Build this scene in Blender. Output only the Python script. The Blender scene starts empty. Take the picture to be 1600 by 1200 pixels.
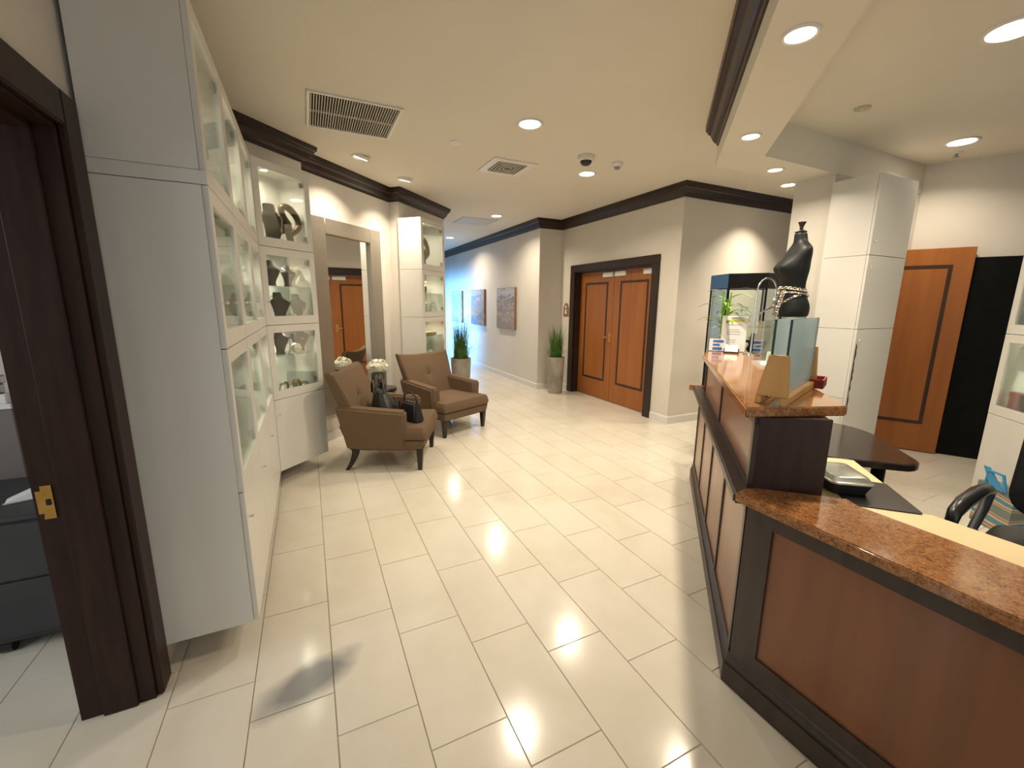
import bpy, bmesh, math, random
from mathutils import Vector, Matrix
random.seed(7)
PI = math.pi
scene = bpy.context.scene
C = scene.collection

# ------------------------------------------------------------------ camera
FPX, PITCH, ROLL, YAW, EYE = 657.56, .189305, .009319, .448691, 1.5
def cam_rows():
    cy, sy, cp, sp, cr, sr = math.cos(YAW), math.sin(YAW), math.cos(PITCH), math.sin(PITCH), math.cos(ROLL), math.sin(ROLL)
    Rz = Matrix(((cy, -sy, 0), (sy, cy, 0), (0, 0, 1)))
    B = Matrix(((1, 0, 0), (0, 0, -1), (0, 1, 0)))
    Rx = Matrix(((1, 0, 0), (0, cp, -sp), (0, sp, cp)))
    Rr = Matrix(((cr, -sr, 0), (sr, cr, 0), (0, 0, 1)))
    return Rr @ Rx @ B @ Rz
CM = cam_rows()
cam_data = bpy.data.cameras.new('camera')
cam = bpy.data.objects.new('camera', cam_data); C.objects.link(cam)
r_, d_, f_ = CM[0], CM[1], CM[2]
cam.matrix_world = Matrix(((r_[0], -d_[0], -f_[0], 0), (r_[1], -d_[1], -f_[1], 0), (r_[2], -d_[2], -f_[2], EYE), (0, 0, 0, 1)))
cam_data.sensor_fit = 'HORIZONTAL'; cam_data.sensor_width = 36; cam_data.lens = FPX / 1600 * 36
cam_data.clip_start = .02
scene.camera = cam

# ------------------------------------------------------------------ world and exposure
world = bpy.data.worlds.new('world'); scene.world = world; world.use_nodes = True
world.node_tree.nodes['Background'].inputs[0].default_value = (.55, .72, 1, 1)
world.node_tree.nodes['Background'].inputs[1].default_value = .3
vs = scene.view_settings
vs.view_transform = 'Standard'; vs.look = 'None'; vs.gamma = 1; vs.use_curve_mapping = False
vs.exposure = -.33
cy_ = scene.cycles; cy_.max_bounces = 7; cy_.diffuse_bounces = 3; cy_.glossy_bounces = 3
LIGHT = 1.0            # master level of the ceiling lamps
WARM = (1, .86, .67)

def area(name, loc, aim, power, size, color=WARM, size_y=None, spread=PI, parent=None):
    l = bpy.data.lights.new(name, 'AREA'); l.energy = power; l.color = color; l.spread = spread
    if size_y: l.shape = 'RECTANGLE'; l.size = size; l.size_y = size_y
    else: l.shape = 'DISK'; l.size = size
    o = bpy.data.objects.new(name, l); C.objects.link(o)
    o.location = loc
    o.rotation_euler = Vector(aim).to_track_quat('-Z', 'Y').to_euler()
    if parent: o.parent = parent
    return o
# daylight: through the shop front behind the viewer, through the corridor's glazed door, and in the side office
area('shop_front_daylight', (1.0, -2.75, 1.5), (0, 1, -.15), 44, 3.4, (.92, .94, 1), 2.2)
area('corridor_daylight', (.9, 10.9, 1.05), (1, 0, -.03), 165, 2.6, (.16, .43, 1), 1.9, spread=.8)
area('office_daylight', (-3.0, 1.0, 1.7), (1, .1, -.5), 42, 1.4, (.9, .95, 1), 1.4)

# ------------------------------------------------------------------ materials
def mat(name, col, rough=.5, metal=0, spec=.5, emit=None, estr=0, coat=0):
    m = bpy.data.materials.new(name); m.use_nodes = True
    b = m.node_tree.nodes['Principled BSDF']
    b.inputs['Base Color'].default_value = (*col, 1); b.inputs['Roughness'].default_value = rough
    b.inputs['Metallic'].default_value = metal; b.inputs['Specular IOR Level'].default_value = spec
    if coat: b.inputs['Coat Weight'].default_value = coat; b.inputs['Coat Roughness'].default_value = .08
    if emit: b.inputs['Emission Color'].default_value = (*emit, 1); b.inputs['Emission Strength'].default_value = estr
    return m
def nd(m, t, **kw):
    n = m.node_tree.nodes.new(t)
    for k, v in kw.items():
        if k in n.inputs: n.inputs[k].default_value = v
        else: setattr(n, k, v)
    return n
def lk(m, a, b): m.node_tree.links.new(a, b)
def ramp(m, stops):
    r = nd(m, 'ShaderNodeValToRGB'); e = r.color_ramp.elements
    while len(e) < len(stops): e.new(.5)
    for i, (p, c) in enumerate(stops): e[i].position = p; e[i].color = (*c, 1)
    return r
def coords(m, scale=(1, 1, 1), world=False, rot=(0, 0, 0)):
    mp = nd(m, 'ShaderNodeMapping'); mp.inputs['Scale'].default_value = scale; mp.inputs['Rotation'].default_value = rot
    if world:
        g = nd(m, 'ShaderNodeNewGeometry'); lk(m, g.outputs['Position'], mp.inputs['Vector'])
    else:
        g = nd(m, 'ShaderNodeTexCoord'); lk(m, g.outputs['Object'], mp.inputs['Vector'])
    return mp.outputs['Vector']
def bsdf(m): return m.node_tree.nodes['Principled BSDF']
def noisy(name, stops, scale=(1, 1, 1), nscale=5, detail=4, rough=.5, bump=0, world=True, metal=0, coat=0, spec=.5, rot=(0, 0, 0)):
    m = mat(name, stops[0][1], rough, metal, spec, coat=coat)
    v = coords(m, scale, world, rot)
    n = nd(m, 'ShaderNodeTexNoise', Scale=nscale, Detail=detail); lk(m, v, n.inputs['Vector'])
    r = ramp(m, stops); lk(m, n.outputs['Fac'], r.inputs['Fac']); lk(m, r.outputs['Color'], bsdf(m).inputs['Base Color'])
    if bump:
        b = nd(m, 'ShaderNodeBump', Strength=bump, Distance=.01); lk(m, n.outputs['Fac'], b.inputs['Height']); lk(m, b.outputs['Normal'], bsdf(m).inputs['Normal'])
    return m
M = {}
M['wall'] = noisy('wall_paint', [(.3, (.68, .635, .565)), (.7, (.72, .675, .605))], nscale=2, rough=.75, bump=.02)
M['ceiling'] = noisy('ceiling_paint', [(.3, (.74, .69, .59)), (.7, (.77, .72, .62))], nscale=1.2, rough=.85)
M['white'] = noisy('white_lacquer', [(.3, (.72, .70, .65)), (.7, (.75, .73, .68))], nscale=1.5, rough=.38)
M['trim_white'] = noisy('trim_white', [(.3, (.74, .72, .67)), (.7, (.78, .76, .71))], nscale=3, rough=.4)
M['grout'] = noisy('grout', [(.3, (.50, .44, .34)), (.7, (.56, .50, .40))], nscale=20, rough=.8)
M['dark_wood'] = noisy('dark_wood', [(.3, (.016, .008, .006)), (.7, (.032, .016, .011))], scale=(1, 1, .15), nscale=30, rough=.32)
M['jamb_wood'] = noisy('jamb_wood', [(.3, (.022, .008, .006)), (.7, (.04, .017, .012))], scale=(1, 1, .1), nscale=40, rough=.42, spec=.3)
M['desk_frame'] = noisy('desk_frame_wood', [(.3, (.035, .023, .021)), (.7, (.055, .037, .032))], scale=(1, 1, .3), nscale=25, rough=.36)
M['desk_panel'] = noisy('desk_panel_wood', [(.3, (.185, .066, .027)), (.55, (.225, .082, .034)), (.8, (.265, .10, .043))], scale=(4, 4, .35), nscale=3, detail=6, rough=.3, coat=.25)
M['door_wood'] = noisy('door_wood', [(.3, (.30, .098, .020)), (.55, (.345, .118, .025)), (.8, (.39, .138, .032))], scale=(3, 3, .25), nscale=4, detail=6, rough=.35)
M['inlay'] = noisy('inlay', [(.3, (.035, .013, .007)), (.7, (.05, .02, .01))], nscale=10, rough=.4)
M['fabric'] = noisy('brown_fabric', [(.35, (.142, .092, .056)), (.65, (.158, .104, .064))], nscale=160, detail=2, rough=.9, bump=.06, spec=.2)
M['leg_wood'] = noisy('leg_wood', [(.3, (.012, .008, .006)), (.7, (.02, .013, .01))], nscale=20, rough=.3)
M['mirror'] = mat('mirror_glass', (.86, .86, .84), .01, 1)
M['silver'] = noisy('brushed_silver', [(.3, (.365, .33, .275)), (.7, (.395, .355, .30))], scale=(1, 1, 14), nscale=8, rough=.38, metal=.75)
M['black'] = noisy('black_paint', [(.3, (.004, .004, .004)), (.7, (.007, .007, .007))], nscale=10, rough=.5, spec=.12)
M['black_plastic'] = noisy('black_plastic', [(.3, (.012, .012, .014)), (.7, (.018, .018, .02))], nscale=30, rough=.3)
M['velvet'] = noisy('black_velvet', [(.3, (.010, .010, .011)), (.7, (.018, .018, .019))], nscale=60, rough=.8, spec=.12)
M['bust_grey'] = noisy('grey_leatherette', [(.3, (.022, .021, .023)), (.7, (.032, .032, .034))], nscale=60, rough=.6, spec=.2)
M['mannequin'] = noisy('mannequin_jersey', [(.3, (.006, .007, .008)), (.7, (.010, .011, .012))], nscale=120, rough=.5, spec=.3)
M['bronze'] = noisy('bronze', [(.3, (.12, .075, .045)), (.7, (.20, .13, .075))], nscale=8, rough=.32, metal=.7)
M['coral'] = noisy('white_coral', [(.3, (.78, .70, .52)), (.7, (.86, .80, .66))], nscale=30, rough=.8, bump=.5)
M['pearl'] = mat('pearl', (.85, .82, .76), .25)
M['chain'] = mat('chain_silver', (.82, .76, .62), .2, 1)
M['chrome'] = mat('chrome', (.75, .75, .76), .15, 1)
M['brass'] = noisy('brass', [(.3, (.55, .30, .07)), (.7, (.66, .38, .10))], nscale=20, rough=.35, metal=.7)
M['gold'] = noisy('gold_leaf', [(.3, (.45, .24, .05)), (.7, (.62, .36, .09))], nscale=15, rough=.3, metal=.9)
M['purple'] = mat('purple_beads', (.16, .03, .17), .3)
M['concrete'] = noisy('concrete', [(.3, (.26, .24, .20)), (.5, (.36, .33, .28)), (.7, (.44, .41, .35))], scale=(1, 1, .6), nscale=7, detail=8, rough=.7, bump=.2)
M['soil'] = noisy('soil', [(.3, (.03, .02, .012)), (.7, (.06, .04, .025))], nscale=40, rough=.9, bump=.6)
M['grass'] = noisy('grass_blade', [(.3, (.035, .11, .012)), (.7, (.09, .22, .03))], nscale=12, rough=.5)
M['bamboo'] = noisy('bamboo_leaf', [(.3, (.11, .26, .02)), (.7, (.24, .42, .05))], nscale=9, rough=.4)
M['petal'] = noisy('petal', [(.3, (.78, .76, .58)), (.7, (.88, .87, .74))], nscale=30, rough=.7)
M['maple'] = noisy('maple_wood', [(.3, (.55, .29, .08)), (.7, (.66, .38, .12))], scale=(1, 1, .2), nscale=14, rough=.35)
M['pale_top'] = noisy('pale_laminate', [(.3, (.80, .62, .34)), (.7, (.84, .67, .39))], nscale=3, rough=.35)
M['dark_top'] = noisy('dark_gloss_top', [(.3, (.022, .015, .011)), (.7, (.04, .027, .02))], nscale=6, rough=.12)
M['paper'] = noisy('paper', [(.3, (.78, .77, .75)), (.7, (.83, .82, .80))], nscale=4, rough=.6)
M['ink'] = mat('ink_grey', (.42, .41, .40), .7)
M['ink_yellow'] = mat('ink_yellow', (.62, .62, .08), .6)
M['ink_blue'] = mat('ink_blue', (.05, .16, .48), .6)
M['blue_film'] = mat('blue_film', (.035, .10, .20), .3)
M['plastic_white'] = mat('white_plastic', (.78, .76, .72), .4)
M['plastic_grey'] = mat('grey_plastic', (.35, .34, .31), .4)
M['slat'] = mat('grille_paint', (.50, .46, .38), .5)
M['void'] = mat('duct_black', (.012, .011, .01), .9)
M['canvas_edge'] = noisy('canvas_edge', [(.3, (.22, .12, .055)), (.7, (.30, .17, .08))], nscale=10, rough=.6)
M['pink'] = mat('pink_card', (.62, .22, .24), .5)
M['teal'] = mat('teal_card', (.05, .24, .30), .5)
M['yellow_green'] = mat('yellow_green', (.45, .42, .10), .6)
M['blue_ribbon'] = mat('blue_ribbon', (.05, .28, .55), .5)
M['red'] = mat('red_lacquer', (.22, .015, .02), .35)
M['bag_leather'] = noisy('black_leather', [(.3, (.008, .008, .01)), (.7, (.016, .016, .018))], nscale=50, rough=.4, bump=.2)
M['grey_steel'] = noisy('grey_steel', [(.3, (.03, .033, .038)), (.7, (.042, .045, .05))], nscale=5, rough=.5)
M['taupe'] = mat('taupe_panel', (.20, .17, .16), .6)
M['lunch'] = noisy('food', [(.3, (.25, .20, .13)), (.7, (.42, .36, .26))], nscale=30, rough=.7)
M['lamp'] = mat('lamp_lens', (1, 1, 1), .5, emit=(1, .93, .78), estr=14)
M['lamp_low'] = mat('halogen_lens', (1, 1, 1), .3, emit=(1, .92, .72), estr=3)
M['puck'] = mat('puck_lens', (1, 1, 1), .5, emit=(1, .92, .72), estr=9)

def glass_mat(name, tint, refl=.10, rough=.02):
    m = bpy.data.materials.new(name); m.use_nodes = True; nt = m.node_tree
    for n in list(nt.nodes):
        if n.type != 'OUTPUT_MATERIAL': nt.nodes.remove(n)
    out = [n for n in nt.nodes if n.type == 'OUTPUT_MATERIAL'][0]
    t = nd(m, 'ShaderNodeBsdfTransparent'); t.inputs[0].default_value = (*tint, 1)
    g = nd(m, 'ShaderNodeBsdfGlossy'); g.inputs['Color'].default_value = (1, 1, 1, 1); g.inputs['Roughness'].default_value = rough
    fr = nd(m, 'ShaderNodeFresnel', IOR=1.5)
    mx = nd(m, 'ShaderNodeMixShader')
    ad = nd(m, 'ShaderNodeMath', operation='MULTIPLY_ADD'); ad.inputs[1].default_value = .55; ad.inputs[2].default_value = refl - .03
    lk(m, fr.outputs[0], ad.inputs[0]); lk(m, ad.outputs[0], mx.inputs[0]); lk(m, t.outputs[0], mx.inputs[1]); lk(m, g.outputs[0], mx.inputs[2]); lk(m, mx.outputs[0], out.inputs[0])
    return m
M['glass'] = glass_mat('clear_glass', (.95, .98, .96), .034)
M['glass_green'] = glass_mat('green_edge_glass', (.90, .96, .95), .10)
def hazy_sheet():
    m = glass_mat('hazy_sheet_glass', (.90, .96, .97), .06, .05); nt = m.node_tree
    out = [n for n in nt.nodes if n.type == 'OUTPUT_MATERIAL'][0]; old = out.inputs[0].links[0].from_socket
    d = nd(m, 'ShaderNodeBsdfDiffuse'); d.inputs['Color'].default_value = (.70, .80, .82, 1)
    t = nd(m, 'ShaderNodeBsdfTranslucent'); t.inputs['Color'].default_value = (.70, .80, .82, 1)
    a = nd(m, 'ShaderNodeMixShader'); a.inputs[0].default_value = .5; lk(m, d.outputs[0], a.inputs[1]); lk(m, t.outputs[0], a.inputs[2])
    b = nd(m, 'ShaderNodeMixShader'); b.inputs[0].default_value = .38; lk(m, old, b.inputs[1]); lk(m, a.outputs[0], b.inputs[2]); lk(m, b.outputs[0], out.inputs[0])
    return m
M['sheet'] = hazy_sheet()
M['lid'] = glass_mat('frosted_lid', (.62, .66, .63), .22, .25)
M['glass_edge'] = mat('glass_edge', (.02, .07, .06), .15)
M['smoke_glass'] = glass_mat('grey_glass', (.78, .78, .77), .14)

def tile_material():
    m = mat('floor_tile', (.8, .75, .62), .12)
    b = bsdf(m)
    v = coords(m, (1, 1, 1), True)
    n1 = nd(m, 'ShaderNodeTexNoise', Scale=1.3, Detail=5, Distortion=1.2); lk(m, v, n1.inputs['Vector'])
    n2 = nd(m, 'ShaderNodeTexNoise', Scale=9, Detail=5, Distortion=.6); lk(m, v, n2.inputs['Vector'])
    oi = nd(m, 'ShaderNodeObjectInfo')
    a = nd(m, 'ShaderNodeMath', operation='MULTIPLY_ADD'); a.inputs[1].default_value = .25; lk(m, n2.outputs['Fac'], a.inputs[0]); lk(m, n1.outputs['Fac'], a.inputs[2])
    c = nd(m, 'ShaderNodeMath', operation='MULTIPLY_ADD'); c.inputs[1].default_value = .12; lk(m, oi.outputs['Random'], c.inputs[0]); lk(m, a.outputs[0], c.inputs[2])
    r = ramp(m, [(.35, (.63, .575, .47)), (.6, (.68, .625, .52)), (.85, (.73, .68, .585))]); lk(m, c.outputs[0], r.inputs['Fac'])
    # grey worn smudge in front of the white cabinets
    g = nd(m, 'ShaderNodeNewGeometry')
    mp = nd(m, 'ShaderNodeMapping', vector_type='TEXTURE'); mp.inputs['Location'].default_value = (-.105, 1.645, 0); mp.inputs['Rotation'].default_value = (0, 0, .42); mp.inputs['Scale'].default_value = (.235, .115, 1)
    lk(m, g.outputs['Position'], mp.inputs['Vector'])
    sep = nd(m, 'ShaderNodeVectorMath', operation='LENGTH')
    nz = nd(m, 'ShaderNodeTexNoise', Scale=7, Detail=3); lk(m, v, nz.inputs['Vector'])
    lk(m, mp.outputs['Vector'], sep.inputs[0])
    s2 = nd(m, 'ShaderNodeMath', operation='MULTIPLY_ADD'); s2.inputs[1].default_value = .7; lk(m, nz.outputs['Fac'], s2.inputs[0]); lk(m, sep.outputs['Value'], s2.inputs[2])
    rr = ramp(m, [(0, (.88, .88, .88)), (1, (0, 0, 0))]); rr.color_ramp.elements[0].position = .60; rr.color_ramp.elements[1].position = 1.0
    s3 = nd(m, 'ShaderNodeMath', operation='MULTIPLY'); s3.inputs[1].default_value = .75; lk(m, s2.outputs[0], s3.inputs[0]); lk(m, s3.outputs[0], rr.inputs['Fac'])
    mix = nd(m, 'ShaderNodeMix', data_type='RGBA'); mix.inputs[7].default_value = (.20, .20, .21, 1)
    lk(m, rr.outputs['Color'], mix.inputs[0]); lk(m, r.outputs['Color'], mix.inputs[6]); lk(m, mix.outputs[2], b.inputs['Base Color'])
    rg = nd(m, 'ShaderNodeMapRange'); rg.inputs['To Min'].default_value = .10; rg.inputs['To Max'].default_value = .2
    lk(m, n2.outputs['Fac'], rg.inputs['Value']); lk(m, rg.outputs['Result'], b.inputs['Roughness'])
    return m
M['tile'] = tile_material()

def granite_material():
    m = mat('brown_granite', (.2, .08, .03), .09, coat=.2)
    v = coords(m, (1, 1, 1), True)
    vo = nd(m, 'ShaderNodeTexVoronoi', Scale=150); lk(m, v, vo.inputs['Vector'])
    n = nd(m, 'ShaderNodeTexNoise', Scale=55, Detail=6, Roughness=.7, Distortion=.8); lk(m, v, n.inputs['Vector'])
    mx = nd(m, 'ShaderNodeMath', operation='MULTIPLY_ADD'); mx.inputs[1].default_value = .25; lk(m, vo.outputs['Distance'], mx.inputs[0]); lk(m, n.outputs['Fac'], mx.inputs[2])
    r = ramp(m, [(.36, (.045, .017, .009)), (.47, (.16, .058, .020)), (.60, (.31, .125, .038)), (.78, (.44, .21, .08))])
    lk(m, mx.outputs[0], r.inputs['Fac']); lk(m, r.outputs['Color'], bsdf(m).inputs['Base Color'])
    return m
M['granite'] = granite_material()

def painting_material(k):
    m = mat('seascape_paint', (.5, .5, .5), .6)
    v = coords(m, (1, 1, 1), False)
    mp = nd(m, 'ShaderNodeMapping'); mp.inputs['Location'].default_value = (k * 3.1, k * 1.7, 0); mp.inputs['Scale'].default_value = (1, 1, 2.6); lk(m, v, mp.inputs['Vector'])
    n = nd(m, 'ShaderNodeTexNoise', Scale=2.6, Detail=7, Distortion=1.1); lk(m, mp.outputs['Vector'], n.inputs['Vector'])
    s = nd(m, 'ShaderNodeSeparateXYZ'); lk(m, v, s.inputs[0])
    a = nd(m, 'ShaderNodeMath', operation='MULTIPLY_ADD'); a.inputs[1].default_value = .55; lk(m, s.outputs['Z'], a.inputs[0]); lk(m, n.outputs['Fac'], a.inputs[2])
    pal = [[(.30, (.30, .25, .22)), (.45, (.45, .36, .28)), (.55, (.22, .22, .25)), (.68, (.50, .50, .52)), (.85, (.36, .34, .36))],
           [(.30, (.20, .22, .26)), (.45, (.48, .33, .20)), (.58, (.30, .32, .36)), (.70, (.52, .50, .50)), (.85, (.33, .34, .38))],
           [(.30, (.34, .34, .38)), (.45, (.52, .44, .38)), (.58, (.30, .34, .42)), (.72, (.55, .55, .58)), (.85, (.40, .42, .48))]][k]
    r = ramp(m, pal); lk(m, a.outputs[0], r.inputs['Fac']); lk(m, r.outputs['Color'], bsdf(m).inputs['Base Color'])
    return m
def stripe_material():
    m = mat('striped_paper', (.5, .5, .4), .5)
    v = coords(m)
    w = nd(m, 'ShaderNodeTexWave', Scale=2.2, Distortion=3.5, wave_type='BANDS', bands_direction='Z'); lk(m, v, w.inputs['Vector'])
    r = ramp(m, [(.1, (.16, .20, .19)), (.35, (.42, .36, .25)), (.55, (.36, .10, .05)), (.7, (.50, .46, .34)), (.9, (.10, .22, .28))]); r.color_ramp.interpolation = 'CONSTANT'
    lk(m, w.outputs['Fac'], r.inputs['Fac']); lk(m, r.outputs['Color'], bsdf(m).inputs['Base Color'])
    return m
M['stripes'] = stripe_material()

# ------------------------------------------------------------------ mesh helpers
class MB:
    """collects shapes; build() links them as one mesh object"""
    def __init__(s): s.v = []; s.f = []
    def add(s, vs, fs):
        o = len(s.v); s.v += [tuple(p) for p in vs]; s.f += [tuple(i + o for i in f) for f in fs]; return s
    def box(s, x0, x1, y0, y1, z0, z1):
        return s.add([(x, y, z) for z in (z0, z1) for y in (y0, y1) for x in (x0, x1)],
                     [(0, 2, 3, 1), (4, 5, 7, 6), (0, 1, 5, 4), (2, 6, 7, 3), (0, 4, 6, 2), (1, 3, 7, 5)])
    def hexa(s, lo, hi):      # eight corners: lower four, upper four, counter-clockwise
        return s.add(list(lo) + list(hi), [(3, 2, 1, 0), (4, 5, 6, 7), (0, 1, 5, 4), (1, 2, 6, 5), (2, 3, 7, 6), (3, 0, 4, 7)])
    def prism(s, poly, z0, z1):
        n = len(poly)
        if sum(poly[i][0] * poly[(i + 1) % n][1] - poly[(i + 1) % n][0] * poly[i][1] for i in range(n)) < 0: poly = poly[::-1]
        return s.add([(x, y, z0) for x, y in poly] + [(x, y, z1) for x, y in poly],
                     [tuple(range(n - 1, -1, -1)), tuple(range(n, 2 * n))] + [(i, (i + 1) % n, n + (i + 1) % n, n + i) for i in range(n)])
    def loft(s, rings, cap=True, closed=False):
        n = len(rings[0]); k = len(rings)
        vs = [p for r in rings for p in r]; fs = []
        for j in range(k if closed else k - 1):
            a, b = j * n, ((j + 1) % k) * n
            fs += [(a + i, a + (i + 1) % n, b + (i + 1) % n, b + i) for i in range(n)]
        if cap and not closed: fs += [tuple(range(n - 1, -1, -1)), tuple(range((k - 1) * n, k * n))]
        return s.add(vs, fs)
    def lathe(s, prof, c=(0, 0, 0), seg=24):
        return s.loft([[(c[0] + r * math.cos(2 * PI * i / seg), c[1] + r * math.sin(2 * PI * i / seg), c[2] + z) for i in range(seg)] for r, z in prof])
    def tube(s, pts, r, seg=8, closed=False):
        pts = [Vector(p) for p in pts]; n = len(pts); rings = []; up = None
        for i in range(n):
            a = pts[(i - 1) % n] if (closed or i > 0) else pts[i]; b = pts[(i + 1) % n] if (closed or i < n - 1) else pts[i]
            t = (b - a).normalized()
            if up is None: up = Vector((0, 0, 1)) if abs(t.z) < .9 else Vector((1, 0, 0))
            x = t.cross(up)
            if x.length < 1e-5: x = t.cross(Vector((1, 0, 0)))
            x.normalize(); y = x.cross(t); up = y
            rr = r[i] if isinstance(r, (list, tuple)) else r
            rings.append([pts[i] + (x * math.cos(2 * PI * k / seg) + y * math.sin(2 * PI * k / seg)) * rr for k in range(seg)])
        return s.loft(rings, closed=closed)
    def ball(s, c, r, seg=10, rings=7, sc=(1, 1, 1)):
        return s.loft([[(c[0] + sc[0] * r * math.sin(PI * j / rings) * math.cos(2 * PI * i / seg), c[1] + sc[1] * r * math.sin(PI * j / rings) * math.sin(2 * PI * i / seg), c[2] - sc[2] * r * math.cos(PI * j / rings)) for i in range(seg)] for j in [.15] + list(range(1, rings)) + [rings - .15]])
    def build(s, name, m, parent=None, smooth=False, bevel=0, kind=None, loc=None, rot=None):
        me = bpy.data.meshes.new(name); me.from_pydata([tuple(p) for p in s.v], [], s.f); me.update()
        bm = bmesh.new(); bm.from_mesh(me); bmesh.ops.recalc_face_normals(bm, faces=bm.faces)
        if bevel:
            bmesh.ops.remove_doubles(bm, verts=bm.verts, dist=1e-6)
            bmesh.ops.bevel(bm, geom=[e for e in bm.edges if len(e.link_faces) == 2 and e.calc_face_angle(0) > .5], offset=bevel, segments=3, affect='EDGES', clamp_overlap=True)
        bm.to_mesh(me); bm.free()
        if smooth or bevel:
            for p in me.polygons: p.use_smooth = True
            me.set_sharp_from_angle(angle=.85)
        me.materials.append(M[m] if isinstance(m, str) else m)
        o = bpy.data.objects.new(name, me); C.objects.link(o)
        if bevel: o.modifiers.new('weighted_normals', 'WEIGHTED_NORMAL').keep_sharp = True
        if parent: o.parent = parent
        if loc: o.location = loc
        if rot: o.rotation_euler = rot
        if kind: o['kind'] = kind
        return o
def B(*a): return MB().box(*a)
def tag(o, label, cat, group=None):
    o['label'] = label; o['category'] = cat
    if group: o['group'] = group
    return o
def thing(name, label, cat, loc=(0, 0, 0), rz=0, group=None, scale=1):
    o = bpy.data.objects.new(name, None); C.objects.link(o); o.empty_display_size = .1
    o.location = loc; o.rotation_euler = (0, 0, rz); o.scale = (scale,) * 3
    return tag(o, label, cat, group)
def copy_tree(o, parent=None):
    c = o.copy(); C.objects.link(c)
    if parent: c.parent = parent
    for ch in list(o.children): copy_tree(ch, c)
    return c
def struct(o): o['kind'] = 'structure'; return o
def rrect(w, h, r, seg=4, cx=0, cy=0):
    return [(cx + sx * (w / 2 - r) + r * math.cos(a), cy + sy * (h / 2 - r) + r * math.sin(a))
            for sx, sy, a0 in ((1, 1, 0), (-1, 1, PI / 2), (-1, -1, PI), (1, -1, 1.5 * PI)) for a in [a0 + PI / 2 * k / seg for k in range(seg + 1)]]
def project(p):
    q = CM @ (Vector(p) - Vector((0, 0, EYE)))
    return (800 + FPX * q.x / q.z, 600 + FPX * q.y / q.z, q.z) if q.z > .05 else None

CEIL = 2.88
# ------------------------------------------------------------------ floor and tiles
floor = struct(B(-4, 9, -2.8, 13.2, -.1, -.005).build('floor', 'grout'))
TW, TL = .285, .568
def tile_boxes(mb, x, y, w=TW - .0022, l=TL - .0022, z=0):
    c = .0015
    mb.hexa([(x, y, z - .005), (x + w, y, z - .005), (x + w, y + l, z - .005), (x, y + l, z - .005)],
            [(x + c, y + c, z), (x + w - c, y + c, z), (x + w - c, y + l - c, z), (x + c, y + l - c, z)])
tiles = []
for i in range(-15, 31):
    x0 = .272 + i * TW
    off = (1.738 - .188 * i) % TL
    for k in range(-6, 25):
        y0 = off + (k - 1) * TL
        if y0 < -2.8 or y0 + TL > 13.2 or x0 < -4 or x0 + TW > 9: continue
        p = project((x0 + TW / 2, y0 + TL / 2, 0))
        vis = 0
        if p and -160 < p[0] < 1760 and p[1] < 1420:
            cx, cy = x0 + TW / 2, y0 + TL / 2
            inside = not (cx > 3.75 and cy > 6.4) and not (cx > 4.2 and cy > 3.8) and not (cy - cx > 4.75 and cx < 2.1) and not (cx < -.8 and cy > 2.6) and not (cx < 1.8 and cy > 6.7)
            behind = cx > 1.5 and cy < cx - .55 and not (cx > 2.9 and cy - cx > -3.7)
            if inside and not behind: vis = 1 / p[2] ** 3
        tiles.append((vis, x0, y0))
tiles.sort(key=lambda t: -t[0])
tmb = MB(); tile_boxes(tmb, -(TW - .0022) / 2, -(TL - .0022) / 2)
proto = tmb.build('tile', 'tile', floor)
far = MB()
for n, (vis, x0, y0) in enumerate(tiles):
    if n < 300 and vis > 0:
        o = proto if n == 0 else proto.copy()
        if n: C.objects.link(o)
        o.location = (x0 + TW / 2, y0 + TL / 2, 0)
    else: tile_boxes(far, x0 + .0011, y0 + .0011)
far.build('outlying_tiles', 'tile', floor, kind='stuff')

# ------------------------------------------------------------------ walls, ceiling, soffit
struct(B(-4, 9, -2.8, 13.2, CEIL, CEIL + .1).build('ceiling', 'ceiling'))
def wall(name, a, b, z0=0, z1=CEIL, th=.1, m='wall'):      # room lies to the right of a -> b
    d = Vector((b[0] - a[0], b[1] - a[1])).normalized(); n = Vector((-d.y, d.x)) * th
    return struct(MB().prism([a, b, (b[0] + n.x, b[1] + n.y), (a[0] + n.x, a[1] + n.y)], z0, z1).build(name, m))
XW = -.63
DO0, DO1, DOZ = .80, 1.83, 2.02                      # side-office doorway
# left wall around the doorway (0.215 m thick)
struct(B(XW - .215, XW, -2.6, DO0, 0, CEIL).build('wall_left_near', 'wall'))
struct(B(XW - .215, XW, DO1, 3.9, 0, CEIL).build('wall_left', 'wall'))
struct(B(XW - .215, XW, DO0, DO1, DOZ, CEIL).build('wall_left_over_door', 'wall'))
LP = [(XW, 3.87), (.045, 4.545), (-.075, 4.665), (1.02, 5.76), (1.12, 5.66), (1.95, 6.49), (1.95, 9.0)]
for nme, i in (('wall_display_bay', 0), ('wall_bay_return', 1), ('wall_mirror', 2), ('wall_pier_return', 3), ('wall_pier', 4), ('wall_corridor_left', 5)):
    a, b = Vector(LP[i]), Vector(LP[i + 1])
    if i == 1: a = a + (b - a).normalized() * .1002      # slabs butt at the outer corners
    if i == 3: b = b - (b - a).normalized() * .1002
    wall(nme, tuple(a), tuple(b))
wall('wall_corridor_left_far', (1.95, 12.2), (1.95, 13.1)); wall('wall_corridor_left_header', (1.95, 9.0), (1.95, 12.2), 2.08)
wall('wall_corridor_end', (1.85, 13.0), (3.7, 13.0))
RP = [(3.6, 13.0), (3.6, 6.45), (4.05, 6.45), (4.05, 3.83), (7.2, 3.83)]
wall('wall_corridor_right', RP[0], RP[1]); wall('wall_corridor_return', (3.7, 6.45), RP[2])
DY0, DY1 = 4.25, 6.03                                 # double doorway in the door wall
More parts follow.
